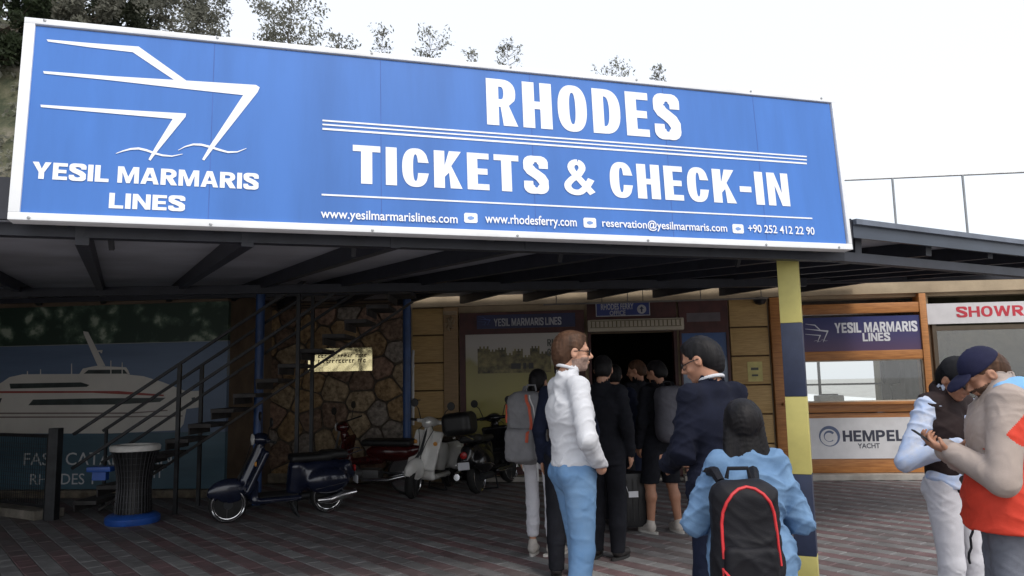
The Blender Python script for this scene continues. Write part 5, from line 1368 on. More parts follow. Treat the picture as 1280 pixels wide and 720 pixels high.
    if top_case:
        s = SD((-.3, -1.3, .78), (.3, -.7, 1.22), res); s.box((0, -.98, .98), (.21, .19, .155), .09, 0); L(s, 'top_case', M_black)
    return T
M_navyp = mat('navy_enamel', (.010, .014, .034), .22, .1, var=.1, coat=.5)
M_whitep = mat('white_enamel', (.80, .79, .76), .25, 0, var=.05, coat=.4, dirt=.2)
M_blackp = mat('black_enamel', (.010, .010, .012), .25, 0, var=.2, coat=.4)
M_seat = mat('brown_seat', (.035, .022, .016), .5, var=.3)
M_seatb = mat('black_seat', (.014, .014, .015), .5, var=.3)
def between(front, rear):
    f_ = Vector(front); r_ = Vector(rear); d = (f_ - r_); c = (f_ + r_) / 2
    return (c.x, c.y, .0), math.atan2(-d.x, d.y)
GS = 'scooters parked against the office wall'
loc, hd = between((-3.30, 9.15), (-2.38, 9.72)); scooter('navy', M_navyp, loc, hd, 'dark navy retro scooter with bright chrome front wheel parked by the stone wall', GS, M_seatb, steer=-8)
loc, hd = between((-1.42, 10.75), (-1.02, 11.93)); scooter('white', M_whitep, loc, hd, 'white retro scooter with oval leg shield facing out beside the pine pier', GS, M_seat, steer=10)
loc, hd = between((-.10, 12.25), (-.52, 11.15)); scooter('black', M_blackp, loc, hd, 'black scooter with bulky rear box tucked behind the white scooter', GS, M_seatb, top_case=True, steer=-10)

def motorbike(loc, heading, label):
    T = thing('red_moped', label, 'moped', loc, heading, GS); T.rotation_euler = (0, R_(-8), heading)
    M_redp = mat('red_enamel', (.055, .006, .006), .25, 0, var=.1, coat=.4)
    L = lambda s, name, m_, **k: attach(obj(name, s.mesh(name, **k), m_), T, True)
    WR = .29
    for y in (.62, -.60):
        Mx = Matrix.Translation((0, y, WR)) @ Matrix.Rotation(PI / 2, 4, 'Y')
        b = MB(); b.lathe([(WR - .05, -.025)] + [(WR - .035 + .035 * math.sin(a), -.035 * math.cos(a)) for a in [PI * k / 8 for k in range(9)]] + [(WR - .05, .025)], 36, Mx); ty = b.build('wheel', M_rubber, T, local=True, smooth=True)
        b = MB(); b.lathe([(WR - .05, -.028), (WR - .032, -.03), (WR - .032, .03), (WR - .05, .028)], 30, Mx); b.lathe([(.0001, -.05), (.04, -.05), (.04, .05), (.0001, .05)], 14, Mx); b.build('rim', M_chrome, ty, local=True, smooth=True)
        b = MB()
        for k in range(18):
            a = 2 * PI * k / 18; p0 = Mx @ Vector((.035 * math.cos(a), .035 * math.sin(a), .03 * (-1) ** k)); p1 = Mx @ Vector(((WR - .045) * math.cos(a + .2), (WR - .045) * math.sin(a + .2), 0)); b.bar(tuple(p0), tuple(p1), .005, .005, up=(1, 0, 0))
        b.build('wheel_spoke', M_chrome, ty, local=True)
    b = MB()
    for sx in (-.07, .07): b.tube([(sx, .62, WR), (sx, .46, .72), (sx, .40, .92)], .017, 8)
    b.build('fork', mat('fork_steel', (.4, .4, .4), .3, .8), T, local=True, smooth=True)
    s = SD((-.1, .3, .3), (.1, .95, .68), .013); s.ell((0, .62, .34), (.06, .33, .30), 0); s.ell((0, .62, .30), (.045, .30, .285), 0, op='s'); s.cut((0, -.3, -1), -.52); L(s, 'front_fender', M_redp)
    s = SD((-.3, -.4, .2), (.3, .6, 1.0), .014); s.box((0, .34, .62), (.16, .03, .22), .03, 0, Matrix.Rotation(R_(18), 4, 'X')); s.cap((0, .36, .85), (0, .30, .45), .06, .05, .04); s.cap((0, .28, .45), (0, -.20, .50), .05, .07, .04); L(s, 'leg_shield', M_redp)
    s = SD((-.2, -.95, .4), (.2, .05, .86), .014); s.ell((0, -.40, .60), (.11, .42, .13), 0); s.cap((0, -.75, .64), (0, -.88, .66), .07, .04, .04); L(s, 'side_cover', M_redp)
    s = SD((-.2, -.95, .62), (.2, .15, .86), .014); s.box((0, -.35, .745), (.11, .40, .045), .04, 0); L(s, 'seat', M_seatb)
    s = SD((-.2, .2, .85), (.2, .56, 1.10), .013); s.ell((0, .38, .96), (.09, .10, .085), 0); L(s, 'headset', M_redp)
    b = MB(); b.lathe([(.06, 0), (.066, .015), (.0001, .03)], 18, Matrix.Translation((0, .46, .96)) @ Matrix.Rotation(-PI / 2, 4, 'X')); b.build('headlight', MATS['lamp_glass'], T, local=True, smooth=True)
    b = MB(); b.tube([(-.34, .26, 1.06), (-.18, .36, 1.03), (.18, .36, 1.03), (.34, .26, 1.06)], .012, 8); b.build('handlebar', M_black, T, local=True, smooth=True)
    for sx in (-1, 1):
        b = MB(); b.tube([(sx * .2, .35, 1.04), (sx * .25, .34, 1.2)], .006, 6); b.lathe([(.0001, -.01), (.055, -.008), (.055, .005), (.0001, .008)], 14, Matrix.Translation((sx * .26, .34, 1.24)) @ Matrix.Rotation(PI / 2, 4, 'X')); b.build('mirror', M_black, T, local=True, smooth=True)
    b = MB(); b.tube([(-.04, .05, .30), (-.04, .28, .30)], .07, 12); b.box(-.09, .07, -.2, .12, .22, .36, b=.02); b.build('engine', mat('cast_alloy', (.25, .25, .25), .5, .7), T, local=True, smooth=True)
    b = MB(); b.tube([(-.12, .05, .22), (-.13, -.4, .24), (-.13, -.85, .34)], [.02, .04, .035], 10); b.build('exhaust', M_chrome, T, local=True, smooth=True)
    b = MB(); b.tube([(-.03, -.60, WR), (-.03, .0, .34)], .02, 8); b.tube([(.08, -.6, WR), (.09, -.65, .6)], .02, 8); b.build('swing_arm', M_steel, T, local=True)
    b = MB(); b.lathe([(.0001, .03), (.04, .02), (.045, 0)], 12, Matrix.Translation((0, -.92, .66)) @ Matrix.Rotation(PI / 2, 4, 'X')); b.build('tail_light', MATS['red_lens'], T, local=True)
    return T
loc, hd = between((-2.55, 10.85), (-1.65, 11.85)); motorbike(loc, R_(70), 'dark red moped with spoked wheels half hidden between navy and white scooters')

# ================================================================== PEOPLE
M_skin = mat('skin', (.50, .27, .18), .5, var=.10, scale=9, spec=.4)
M_skin2 = mat('skin_tan', (.40, .20, .125), .5, var=.10, scale=9, spec=.4)
M_beardg = mat('grey_stubble', (.30, .20, .16), .8, var=.2, scale=60)
M_beardd = mat('dark_stubble', (.10, .055, .035), .85, var=.2, scale=60)
def fabric(n, c, rough=.85, var=.10, **k): return mat(n, c, rough, var=var, scale=k.pop('scale', 7), bump=k.pop('bump', .25), bscale=k.pop('bscale', 260), spec=.2, wrinkle=k.pop('wrinkle', .8), **k)
def hairm(n, c): return mat(n, c, .55, var=.35, scale=30, bump=.4, bscale=60, stretch=(1, 1, .1), spec=.2)
M_hairb = hairm('brown_hair', (.075, .038, .022)); M_hairk = hairm('black_hair', (.010, .009, .010))
V3 = lambda *a: np.array(a, float)

def hand(s, wr, d, pn, side, curl=.5, k=.006, sc=1.0, spread=1.0):
    """palm, four separate fingers and a thumb. d: towards the fingers, pn: the way the palm faces, side: towards the thumb"""
    d = Vector(d).normalized(); pn = Vector(pn); pn = (pn - d * pn.dot(d)).normalized(); sv_ = d.cross(pn).normalized()
    if sv_.dot(Vector(side)) < 0: sv_ = -sv_
    w_ = Vector(wr); Rm = Matrix((sv_, d, pn)).transposed().to_4x4()
    s.box(tuple(w_ + d * .05 * sc), (.041 * sc, .050 * sc, .0145 * sc), .013, .012, Rm)
    for i, (off, ln) in enumerate(((.030, .072), (.010, .080), (-.010, .074), (-.029, .058))):
        p = w_ + d * .093 * sc + sv_ * off * sc; c = curl * (1 + .08 * i); a = .0; dd = (d + sv_ * off * 1.5 * spread).normalized()
        for j, f in enumerate((.45, .32, .25)):
            a += c * (.55 if j == 0 else .75)
            q = dd * math.cos(a) + pn * math.sin(a); e = p + q * ln * f * sc
            s.cap(tuple(p), tuple(e), (.0092 - .0008 * j) * sc, (.0086 - .0009 * j) * sc, .003); p = e
    p = w_ + d * .025 * sc + sv_ * .030 * sc; q = (sv_ * .75 + d * .6 + pn * .35).normalized(); e = p + q * .042 * sc; s.cap(tuple(p), tuple(e), .0135 * sc, .011 * sc, .008)
    q = (sv_ * .15 + d * .85 + pn * (.45 + curl * .4)).normalized(); e2 = e + q * .032 * sc; s.cap(tuple(e), tuple(e2), .011 * sc, .0085 * sc, .004)

def person(label, X, Y, yaw, h=1.75, group=None, skin=None, head=(0, 0), head_off=(0, 0, 0), lean=0.0, side=0.0, arms=None, legs=None, hair=None, hairm_=None, beard=None, shapef=1.0,
           top=None, trousers=None, shoes=None, glasses=None, cap_=None, res=.009, extra=None, eyes=False, female=False):
    skin = skin or M_skin; SC = h / 1.75
    T = thing('person', label, 'person', (X, Y, .0), yaw, group)
    L = lambda s, name, m_, par=T, **k: attach(obj(name, s.mesh(name, scale=SC, **k), m_), par, True)
    sw_ = .160 if not female else .142
    hipz, chz, shz = .93, 1.28, 1.425
    cx, cy = side, lean                       # shoulder offset from the pelvis
    chest = Vector((cx * .75, cy * .75, chz)); neckb = Vector((cx, cy - .01, 1.475))
    hc = Vector((cx, cy + .035, 1.63)) + Vector(head_off)
    HM = Matrix.Translation(hc) @ Matrix.Rotation(R_(head[0]), 4, 'Z') @ Matrix.Rotation(R_(head[1]), 4, 'X')
    HR = HM.to_3x3().to_4x4()
    hp = lambda x, y, z: tuple(HM @ Vector((x, y, z)))
    shs = {-1: Vector((cx - sw_, cy, shz)), 1: Vector((cx + sw_, cy, shz))}
    arms = arms or {}
    A = {}
    for sd_, nm in ((-1, 'L'), (1, 'R')):
        a = arms.get(nm, {})
        el = Vector(a.get('el', (cx + sd_ * (sw_ + .07), cy - .04, 1.14))); wr = Vector(a.get('wr', (cx + sd_ * (sw_ + .06), cy + .05, .90)))
        A[sd_] = (el, wr, a.get('d', tuple(wr - el)), a.get('pn', (-sd_, 0, 0)), a.get('th', (0, 1, 0)), a.get('curl', .45), a.get('hand', True))
    legs = legs or {}
    Lg = {}
    for sd_, nm in ((-1, 'L'), (1, 'R')):
        l = legs.get(nm, {}); an = Vector(l.get('an', (sd_ * .10, -.02, .085))); kn = Vector(l.get('kn', ((sd_ * .095 + an.x) / 2, an.y * .5 + .035, .49)))
        Lg[sd_] = (Vector((sd_ * .088, 0, hipz)), kn, an, l.get('toe', sd_ * .18))
    xs = [p for v in A.values() for p in (v[0], v[1])] + [hc] + list(shs.values()) + [v[2] for v in Lg.values()]
    lo = Vector((min(p.x for p in xs) - .2, min(min(p.y for p in xs), -.2) - .14, -.01)); hi = Vector((max(p.x for p in xs) + .2, max(p.y for p in xs) + .24, hc.z + .16))
    g = shapef
    # ---- the body, one continuous surface
    s = SD(lo, hi, res if res < .01 else res)
    s.ell((0, -.005, .95), (.138 * g, .098 * g, .11), .02); s.cap((0, 0, .98), tuple(chest), .115 * g, .125 * g, .05, flat=((0, 1, 0), 1.25)); s.cap((chest.x - .05, chest.y, chest.z), (chest.x + .05, chest.y, chest.z), .115 * g, None, .05, flat=((0, 1, 0), 1.15))
    s.cap(tuple(shs[-1]), tuple(shs[1]), .050, .050, .04); s.cap(tuple(neckb), hp(0, -.02, -.05), .056 * g ** .5, .052 * g ** .5, .03)
    s.ell(hp(0, -.012, .032), (.077, .097, .093), .01, HR); s.ell(hp(0, .025, -.04), (.058, .070, .075), .03, HR); s.ell(hp(0, .072, -.088), (.026, .020, .020), .02, HR)
    s.cap(hp(0, .088, .018), hp(0, .114, -.022), .008, .013, .010); s.ell(hp(0, .098, -.030), (.019, .013, .010), .008, HR)
    s.cap(hp(-.036, .078, .024), hp(.036, .078, .024), .013, None, .014); s.ell(hp(-.031, .096, .0), (.017, .012, .011), .0, HR, op='s'); s.ell(hp(.031, .096, .0), (.017, .012, .011), 0, HR, op='s')
    s.ell(hp(-.042, .065, -.03), (.02, .02, .018), .02, HR); s.ell(hp(.042, .065, -.03), (.02, .02, .018), .02, HR)
    s.ell(hp(0, .094, -.052), (.024, .011, .006), .005, HR); s.ell(hp(0, .092, -.063), (.020, .011, .006), .005, HR)
    for q in (-1, 1): s.ell(hp(q * .077, .0, -.006), (.012, .021, .032), .006, HR @ Matrix.Rotation(R_(-12), 4, 'X')); s.ell(hp(q * .086, .004, -.002), (.006, .011, .017), .004, HR, op='s')
    for q in (-1, 1):
        el, wr, d, pn, thd, curl, hv = A[q]
        s.cap(tuple(shs[q]), tuple(el), .050 * g, .038 * g, .02); s.cap(tuple(el), tuple(el.lerp(wr, .35)), .040 * g, .041 * g, .02); s.cap(tuple(el.lerp(wr, .35)), tuple(wr), .041 * g, .026, .02)
        if hv: hand(s, wr, d, pn, thd, curl)
        else: s.ell(tuple(wr), (.026, .026, .03), .02)
        hj, kn, an, toe = Lg[q]
        cv = .012 if (trousers and trousers.get('ank', .06) < .4) else 0; s.cap(tuple(hj), tuple(kn), .080 * g - cv, .055 - cv, .02); c_ = kn.lerp(an, .3) + Vector((0, -.018 + cv, 0)); s.cap(tuple(kn), tuple(c_), .052 - cv, .055 - cv, .03); s.cap(tuple(c_), tuple(an), .053 - cv, .036 - cv * .6, .03)
        f_ = Vector((math.sin(toe), math.cos(toe), 0)); s.cap(tuple(an - Vector((0, 0, .045))), tuple(an + f_ * .15 + Vector((0, 0, -.055))), .036, .028, .03)
    Hi = HM.inverted(); Hn = np.array(Hi)
    def mf(c):
        q = c @ Hn[:3, :3].T + Hn[:3, 3]
        b_ = (q[:, 2] < -.030 - .25 * np.maximum(0, .05 - q[:, 1])) & (q[:, 2] > -.125) & (q[:, 1] > -.012) & ((np.abs(q[:, 0]) > .022) | (q[:, 2] < -.068) | (q[:, 2] > -.046)) & (q[:, 1] < .12)
        return b_.astype(int) if beard else np.zeros(len(c), int)
    L(s, 'body', [skin, beard] if beard else skin, matfn=mf if beard else None)
    if eyes:
        for q in (-1, 1):
            b = MB(); b.lathe([(.0001, -.011), (.008, -.008), (.011, 0), (.008, .008), (.0001, .011)], 10, Matrix.Scale(SC, 4) @ Matrix.Translation(hp(q * .031, .080, .0))); b.build('eye', mat('eye_white', (.6, .58, .55), .2), T, local=True, smooth=True)
    # ---- hair
    if hair:
        s = SD(lo, (hi.x, hi.y, hi.z + .04), max(.007, res))
        s.ell(hp(0, -.016, .040), (.083, .103, .095), .0, HR); s.ell(hp(0, -.055, -.01), (.078, .072, .085), .02, HR)
        if hair == 'short': s.ell(hp(0, -.06, .0), (.07, .065, .09), .02, HR)
        n1 = HM.to_3x3() @ Vector((0, .90, -.55)); p1 = HM @ Vector((0, .058, .045)); s.cut(tuple(n1), n1.normalized().dot(p1))
        for q in (-1, 1): s.ell(hp(q * .086, .012, -.012), (.02, .026, .036), 0, HR, op='s')
        if hair == 'short': n2 = HM.to_3x3() @ Vector((0, -.1, -1)); p2 = HM @ Vector((0, -.06, -.075)); s.cut(tuple(n2), n2.normalized().dot(p2))
        if hair == 'swept':
            s.ell(hp(0, .015, .100), (.058, .065, .026), .02, HR); s.cap(hp(0, -.075, .02), hp(0, -.075, -.075), .048, .03, .03)
        if hair == 'long':
            s.ell(hp(0, -.025, .025), (.103, .115, .106), .02, HR)
            for q, zb in ((-.100, 1.36), (-.068, 1.27), (-.035, 1.31), (0, 1.24), (.038, 1.29), (.072, 1.26), (.102, 1.34)): s.cap(hp(q * .62, -.055 + abs(q) * .3, .0), (cx + q * 1.15, cy - .085 + abs(q) * .35, zb), .044, .026, .012)
            s.cap((cx - .07, cy - .115, 1.26), (cx + .07, cy - .115, 1.26), .038, .038, .04)
        if hair == 'bun': s.ell(hp(0, -.115, .04), (.042, .042, .042), .02, HR)
        if hair == 'tail': s.cap(hp(0, -.10, .03), (cx, cy - .13, 1.42), .035, .025, .03)
        L(s, 'hair', hairm_, folds=.0028, ffreq=3.5, fseed=X, hz=0)
    # ---- top garment
    if top:
        t = dict(hem=.90, g=.020, cuff=1.0, col=.02, mat=None, folds=.006, seed=X * 3, flare=0.0, neck=1.50); t.update(top); q_ = t['g']
        lo2 = (lo.x, lo.y, t['hem'] - .03); s = SD(lo2, (hi.x, hi.y, 1.62), res)
        s.cap((0, 0, .95), tuple(chest), .122 * g + q_ + t['flare'], .128 * g + q_, .05, flat=((0, 1, 0), 1.2)); s.cap((-.05, 0, .93), (.05, 0, .93), .112 * g + q_ + t['flare'], None, .05, flat=((0, 1, 0), 1.12))
        s.cap((chest.x - .055, chest.y, chest.z), (chest.x + .055, chest.y, chest.z), .118 * g + q_, None, .05, flat=((0, 1, 0), 1.15))
        if t['hem'] < .85: s.cap((-.04, 0, .95), (-.04, 0, t['hem']), .115 * g + q_ + t['flare'], .12 * g + q_ + t['flare'] * 1.5, .04); s.cap((.04, 0, .95), (.04, 0, t['hem']), .115 * g + q_ + t['flare'], .12 * g + q_ + t['flare'] * 1.5, .04)
        s.cap(tuple(shs[-1]), tuple(shs[1]), .054 + q_ * .6, None, .035)
        s.cap(tuple(neckb - Vector((0, 0, .03))), tuple(neckb + Vector((0, .012, .04 + t['col']))), .072 + q_ * .5, .060 + q_ * .3, .03)
        for q in (-1, 1):
            if t['cuff'] <= 0: continue
            el, wr = A[q][0], A[q][1]; W2 = el.lerp(wr, min(1, t['cuff'])) if t['cuff'] > .5 else wr
            s.cap(tuple(shs[q]), tuple(el), .053 * g + q_ * .6, .044 * g + q_ * .7, .022)
            if t['cuff'] > .5: s.cap(tuple(el), tuple(W2), .044 * g + q_ * .7, .031 + q_ * .55, .012)
        s.cut((0, 0, -1), -t['hem'])
        nn_ = Vector((0, .25, 1)); s.cap(tuple(neckb + Vector((0, .0, .035 + t['col']))), tuple(neckb + Vector((0, .03, .2))), .058, .075, 0, op='s')
        if t.get('collar'):
            b = MB(); cc = (neckb + Vector((0, .008, .040 + t['col']))) * SC
            b.tube([tuple(cc + Vector((math.cos(a) * .060, math.sin(a) * .062, -.018 * math.sin(a))) * SC) for a in [2 * PI * k / 24 for k in range(24)]], .010 * SC, 8, closed=True); b.build('collar', t['collar'], T, local=True, smooth=True)
        L(s, t.get('name', 'shirt'), t['mat'], folds=t['folds'], fseed=t['seed'], matfn=t.get('matfn'))
    if trousers:
        t = dict(waist=1.02, ank=.06, g=.016, mat=None, folds=.0025, seed=Y * 2, cut=None); t.update(trousers); q_ = t['g']
        s = SD((lo.x, lo.y, max(0, t['ank'] - .03)), (hi.x, hi.y, t['waist'] + .03), res)
        s.ell((0, -.010, .93), (.140 * g + q_, .102 * g + q_, .13), .02); s.cap((0, 0, .98), (0, 0, 1.06), .108 * g + q_, None, .04, flat=((0, 1, 0), 1.2))
        for q in (-1, 1):
            hj, kn, an, toe = Lg[q]; ek = kn.lerp(an, .5)
            s.cap(tuple(hj), tuple(kn), .084 * g + q_, .056 + q_, .02); s.cap(tuple(hj + Vector((0, -.040, -.01))), tuple(hj + Vector((0, -.02, -.08))), .076 * g + q_ * .6, .066, .02)
            if t['ank'] < .4: s.cap(tuple(kn), tuple(ek), .057 + q_, .054 + q_, .02); s.cap(tuple(ek), tuple(an - Vector((0, 0, .05))), .054 + q_, t.get('cuffr', .046) + q_ * .7, .02)
            else: s.cap(tuple(kn), tuple(kn.lerp(an, .2)), .062 + q_, .062 + q_, .02)
        s.cut((0, 0, 1), t['waist']); s.cut((0, 0, -1), -t['ank'])
        L(s, t.get('name', 'trousers'), t['mat'], folds=t['folds'], fseed=t['seed'], hz=.35)
    if shoes:
        for q in (-1, 1):
            hj, kn, an, toe = Lg[q]; f_ = Vector((math.sin(toe), math.cos(toe), 0)); r2 = Matrix.Rotation(-toe, 4, 'Z')
            s = SD((an.x - .16, an.y - .2, 0), (an.x + .16, an.y + .3, .18), .009)
            c_ = an + f_ * .045; s.cap((an.x, an.y - .01, .06), tuple(an + f_ * .14 + Vector((0, 0, -.04))), .046, .040, .02); s.cap((an.x, an.y, .07), (an.x, an.y, .12), .044, .042, .02)
            s.cut((0, 0, -1), -.018)
            so = L(s, 'shoe', shoes[0])
            b = MB(); po = []
            for k in range(20):
                a = 2 * PI * k / 20; ly = math.cos(a) * .145; lx = math.sin(a) * (.044 if ly > 0 else .038)
                po.append(((c_.x + lx * math.cos(toe) + ly * math.sin(toe)) * SC, (c_.y - lx * math.sin(toe) + ly * math.cos(toe)) * SC))
            b.prism(ccw(po), .001, .024 * SC); b.build('sole', shoes[1], so, local=True)
    if glasses:
        b = MB(); S_ = Matrix.Scale(SC, 4) @ HM
        for q in (-1, 1):
            pts = [S_ @ Vector((q * (.033 + .026 * math.cos(a)), .101 - .006 * abs(math.cos(a)), .002 + .018 * math.sin(a))) for a in [2 * PI * k / 16 for k in range(16)]]
            b.tube([tuple(p) for p in pts], .0028, 5, closed=True)
            if glasses == 'dark': b.add([tuple(p) for p in pts], [tuple(range(16))])
            b.tube([tuple(S_ @ Vector((q * .060, .095, .006))), tuple(S_ @ Vector((q * .082, .04, .008))), tuple(S_ @ Vector((q * .083, -.01, .004)))], .003, 5)
        b.tube([tuple(S_ @ Vector((-.008, .102, .006))), tuple(S_ @ Vector((.008, .102, .006)))], .003, 5)
        b.build('glasses', M_black, T, local=True)
    if cap_:
        s = SD(lo, (hi.x, hi.y + .1, hi.z + .06), .007)
        s.ell(hp(0, -.012, .045), (.092, .110, .098), 0, HR); n2 = HM.to_3x3() @ Vector((0, -.10, -1)); p2 = HM @ Vector((0, 0, .038)); s.cut(tuple(n2), n2.normalized().dot(p2))
        s.ell(hp(0, -.012, .143), (.008, .008, .006), .004, HR)
        co = L(s, 'cap', cap_, folds=.001, ffreq=1)
        s = SD(lo, (hi.x, hi.y + .12, hi.z + .06), .006)
        s.ell(hp(0, .125, .036), (.080, .072, .020), 0, HR @ Matrix.Rotation(R_(-12), 4, 'X')); s.ell(hp(0, .123, .022), (.080, .072, .020), 0, HR @ Matrix.Rotation(R_(-12), 4, 'X'), op='s'); s.ell(hp(0, -.012, .03), (.088, .104, .11), 0, HR, op='s')
        L(s, 'cap_brim', cap_, co)
    T['_scale'] = SC; del T['_scale']
    return T, (lambda p: Matrix.Translation((X, Y, 0)) @ Matrix.Rotation(yaw, 4, 'Z') @ (Vector(p) * SC))
QG = 'people queueing at the ticket office'
J_blue = fabric('blue_jeans', (.10, .20, .36), .8, var=.22, scale=5, col2=(.17, .29, .46))
J_grey = fabric('grey_jeans', (.16, .17, .20), .85, var=.15)
F_white = fabric('white_knit', (.62, .63, .66), .9, var=.05)
F_black = fabric('black_cloth', (.012, .013, .018), .9, var=.2)
F_navy = fabric('navy_cloth', (.010, .014, .032), .9, var=.2)
F_denim = fabric('pale_denim', (.15, .25, .39), .85, var=.18, scale=9, col2=(.11, .20, .34))
F_whitep = fabric('white_cotton', (.62, .62, .66), .85, var=.05)
F_beige = fabric('beige_shell', (.40, .33, .29), .7, var=.06)
F_redc = fabric('red_shell', (.62, .055, .030), .6, var=.08)
F_sky = fabric('sky_blue_cotton', (.22, .45, .75), .8, var=.08)
F_vest = fabric('dark_brown_vest', (.028, .018, .018), .8, var=.2)
F_cap = fabric('navy_cap', (.014, .015, .042), .8, var=.12)
M_shoew = mat('pale_trainer', (.50, .46, .42), .7, var=.15, scale=12); M_sole = mat('white_sole', (.6, .58, .54), .6); M_shoek = mat('dark_shoe', (.02, .018, .018), .4); M_solek = mat('dark_sole', (.02, .02, .02), .7)

# man in the white sweater, seen from his right side, hand in pocket
person('man in white sweater and blue jeans with sunglasses and grey beard, hand in pocket', .365, 4.93, R_(-72), 1.86, QG, head=(-14, -3), hair='swept', hairm_=M_hairb, beard=M_beardg, glasses='dark',
       arms={'R': dict(el=(.265, -.02, 1.13), wr=(.175, .10, .955), d=(-.4, .3, -.85), pn=(-1, 0, 0), hand=False), 'L': dict(el=(-.24, .0, 1.13), wr=(-.19, .08, .96), d=(0, .3, -1), hand=False)},
       top=dict(mat=F_white, hem=.965, g=.016, col=.022, collar=F_white, folds=.004, name='sweater'), trousers=dict(mat=J_blue, g=.014, folds=.0022, ank=.05), shoes=(M_shoek, M_solek),
       legs={'L': dict(an=(-.10, .06, .085)), 'R': dict(an=(.09, -.06, .085))}, res=.0075, shapef=1.02, lean=-.02)
# woman in white trousers with the grey backpack
_, w2 = person('dark haired woman in tight white trousers with backpack on, left of the white sweater', .22, 7.15, R_(-22), 1.66, QG, head=(-10, 0), hair='tail', hairm_=M_hairk, female=True, shapef=.88,
       top=dict(mat=fabric('beige_top', (.20, .16, .13)), hem=.86, g=.03, name='shirt'), trousers=dict(mat=F_whitep, g=.006, ank=.17, folds=.004, cuffr=.040, name='leggings'), shoes=(M_shoew, M_sole), res=.010,
       legs={'L': dict(an=(-.085, .0, .085)), 'R': dict(an=(.095, .02, .085), toe=.6)})
# man in black suit
person('man in plain black suit standing just beyond the white sweater', .80, 7.0, R_(-28), 1.77, QG, head=(15, -8), hair='short', hairm_=M_hairk, top=dict(mat=F_black, hem=.80, g=.028, name='jacket'), trousers=dict(mat=F_black, g=.022), shoes=(M_shoek, M_solek), res=.011)
person('black haired person in dark jacket almost hidden behind the white sweater', .415, 6.35, R_(-10), 1.78, QG, hair='short', hairm_=M_hairk, top=dict(mat=F_navy, hem=.82, g=.025, name='jacket'), trousers=dict(mat=F_black, g=.02), shoes=(M_shoek, M_solek), res=.012, female=True, shapef=.9)
person('shadowed person in dark navy coat deep in the queue near the doorway', 1.12, 8.6, R_(-8), 1.72, QG, hair='short', hairm_=M_hairk, top=dict(mat=F_navy, hem=.72, g=.03, name='coat'), trousers=dict(mat=F_black, g=.02), shoes=(M_shoek, M_solek), res=.012)
person('bareheaded man turned left at the doorway ahead of the grey rucksack', 1.50, 9.3, R_(35), 1.78, QG, head=(35, -12), hair='short', hairm_=M_hairb, skin=M_skin2, top=dict(mat=F_black, hem=.86, g=.025, name='jacket'), trousers=dict(mat=F_navy, g=.02), shoes=(M_shoek, M_solek), res=.012)
_, w5 = person('person in black shorts and trainers wearing large plain grey rucksack', 1.50, 8.05, R_(22), 1.74, QG, head=(25, -15), hair='short', hairm_=M_hairk, skin=M_skin2,
       top=dict(mat=F_black, hem=.86, g=.024, name='jacket'), trousers=dict(mat=F_black, g=.034, ank=.50, name='shorts'), shoes=(M_shoew, M_sole), res=.010,
       legs={'L': dict(an=(-.125, .05, .085), toe=-.2), 'R': dict(an=(.15, -.04, .085), toe=.1)})
# man in the dark coat
person('man in long navy coat and glasses looking down to his left beside the doorway', 1.12, 4.3, R_(30), 1.79, QG, shapef=.95, head=(34, -22), head_off=(-.02, .02, -.015), hair='swept', hairm_=M_hairk, skin=M_skin2, glasses='clear',
       arms={'L': dict(el=(-.205, .05, 1.14), wr=(-.13, .26, 1.05), d=(.3, 1, 0)), 'R': dict(el=(.205, .02, 1.14), wr=(.15, .22, 1.02), d=(-.3, 1, 0))},
       top=dict(mat=fabric('midnight_wool', (.008, .010, .022), .9, var=.2), hem=.74, g=.030, col=.0, collar=F_white, folds=.007, name='coat'), trousers=dict(mat=F_navy, g=.02), shoes=(M_shoek, M_solek), res=.0085, lean=.03)
# girl with the denim jacket
_, w7 = person('long black haired girl in pale denim jacket with black and red backpack in the foreground', 1.03, 3.5, R_(-2), 1.445, QG, head=(-4, -6), hair='long', hairm_=M_hairk, female=True, shapef=1.06,
       arms={'L': dict(el=(-.285, .03, 1.10), wr=(-.20, .22, 1.06), d=(.5, 1, .1), pn=(0, 0, -1), th=(1, 0, 0)), 'R': dict(el=(.285, .03, 1.10), wr=(.20, .22, 1.06), d=(-.5, 1, .1), pn=(0, 0, -1), th=(-1, 0, 0))},
       top=dict(mat=F_denim, hem=.62, g=.030, col=.02, folds=.008, flare=.03, name='denim_jacket'), trousers=dict(mat=F_navy, g=.012), shoes=(M_shoew, M_sole), res=.0075)
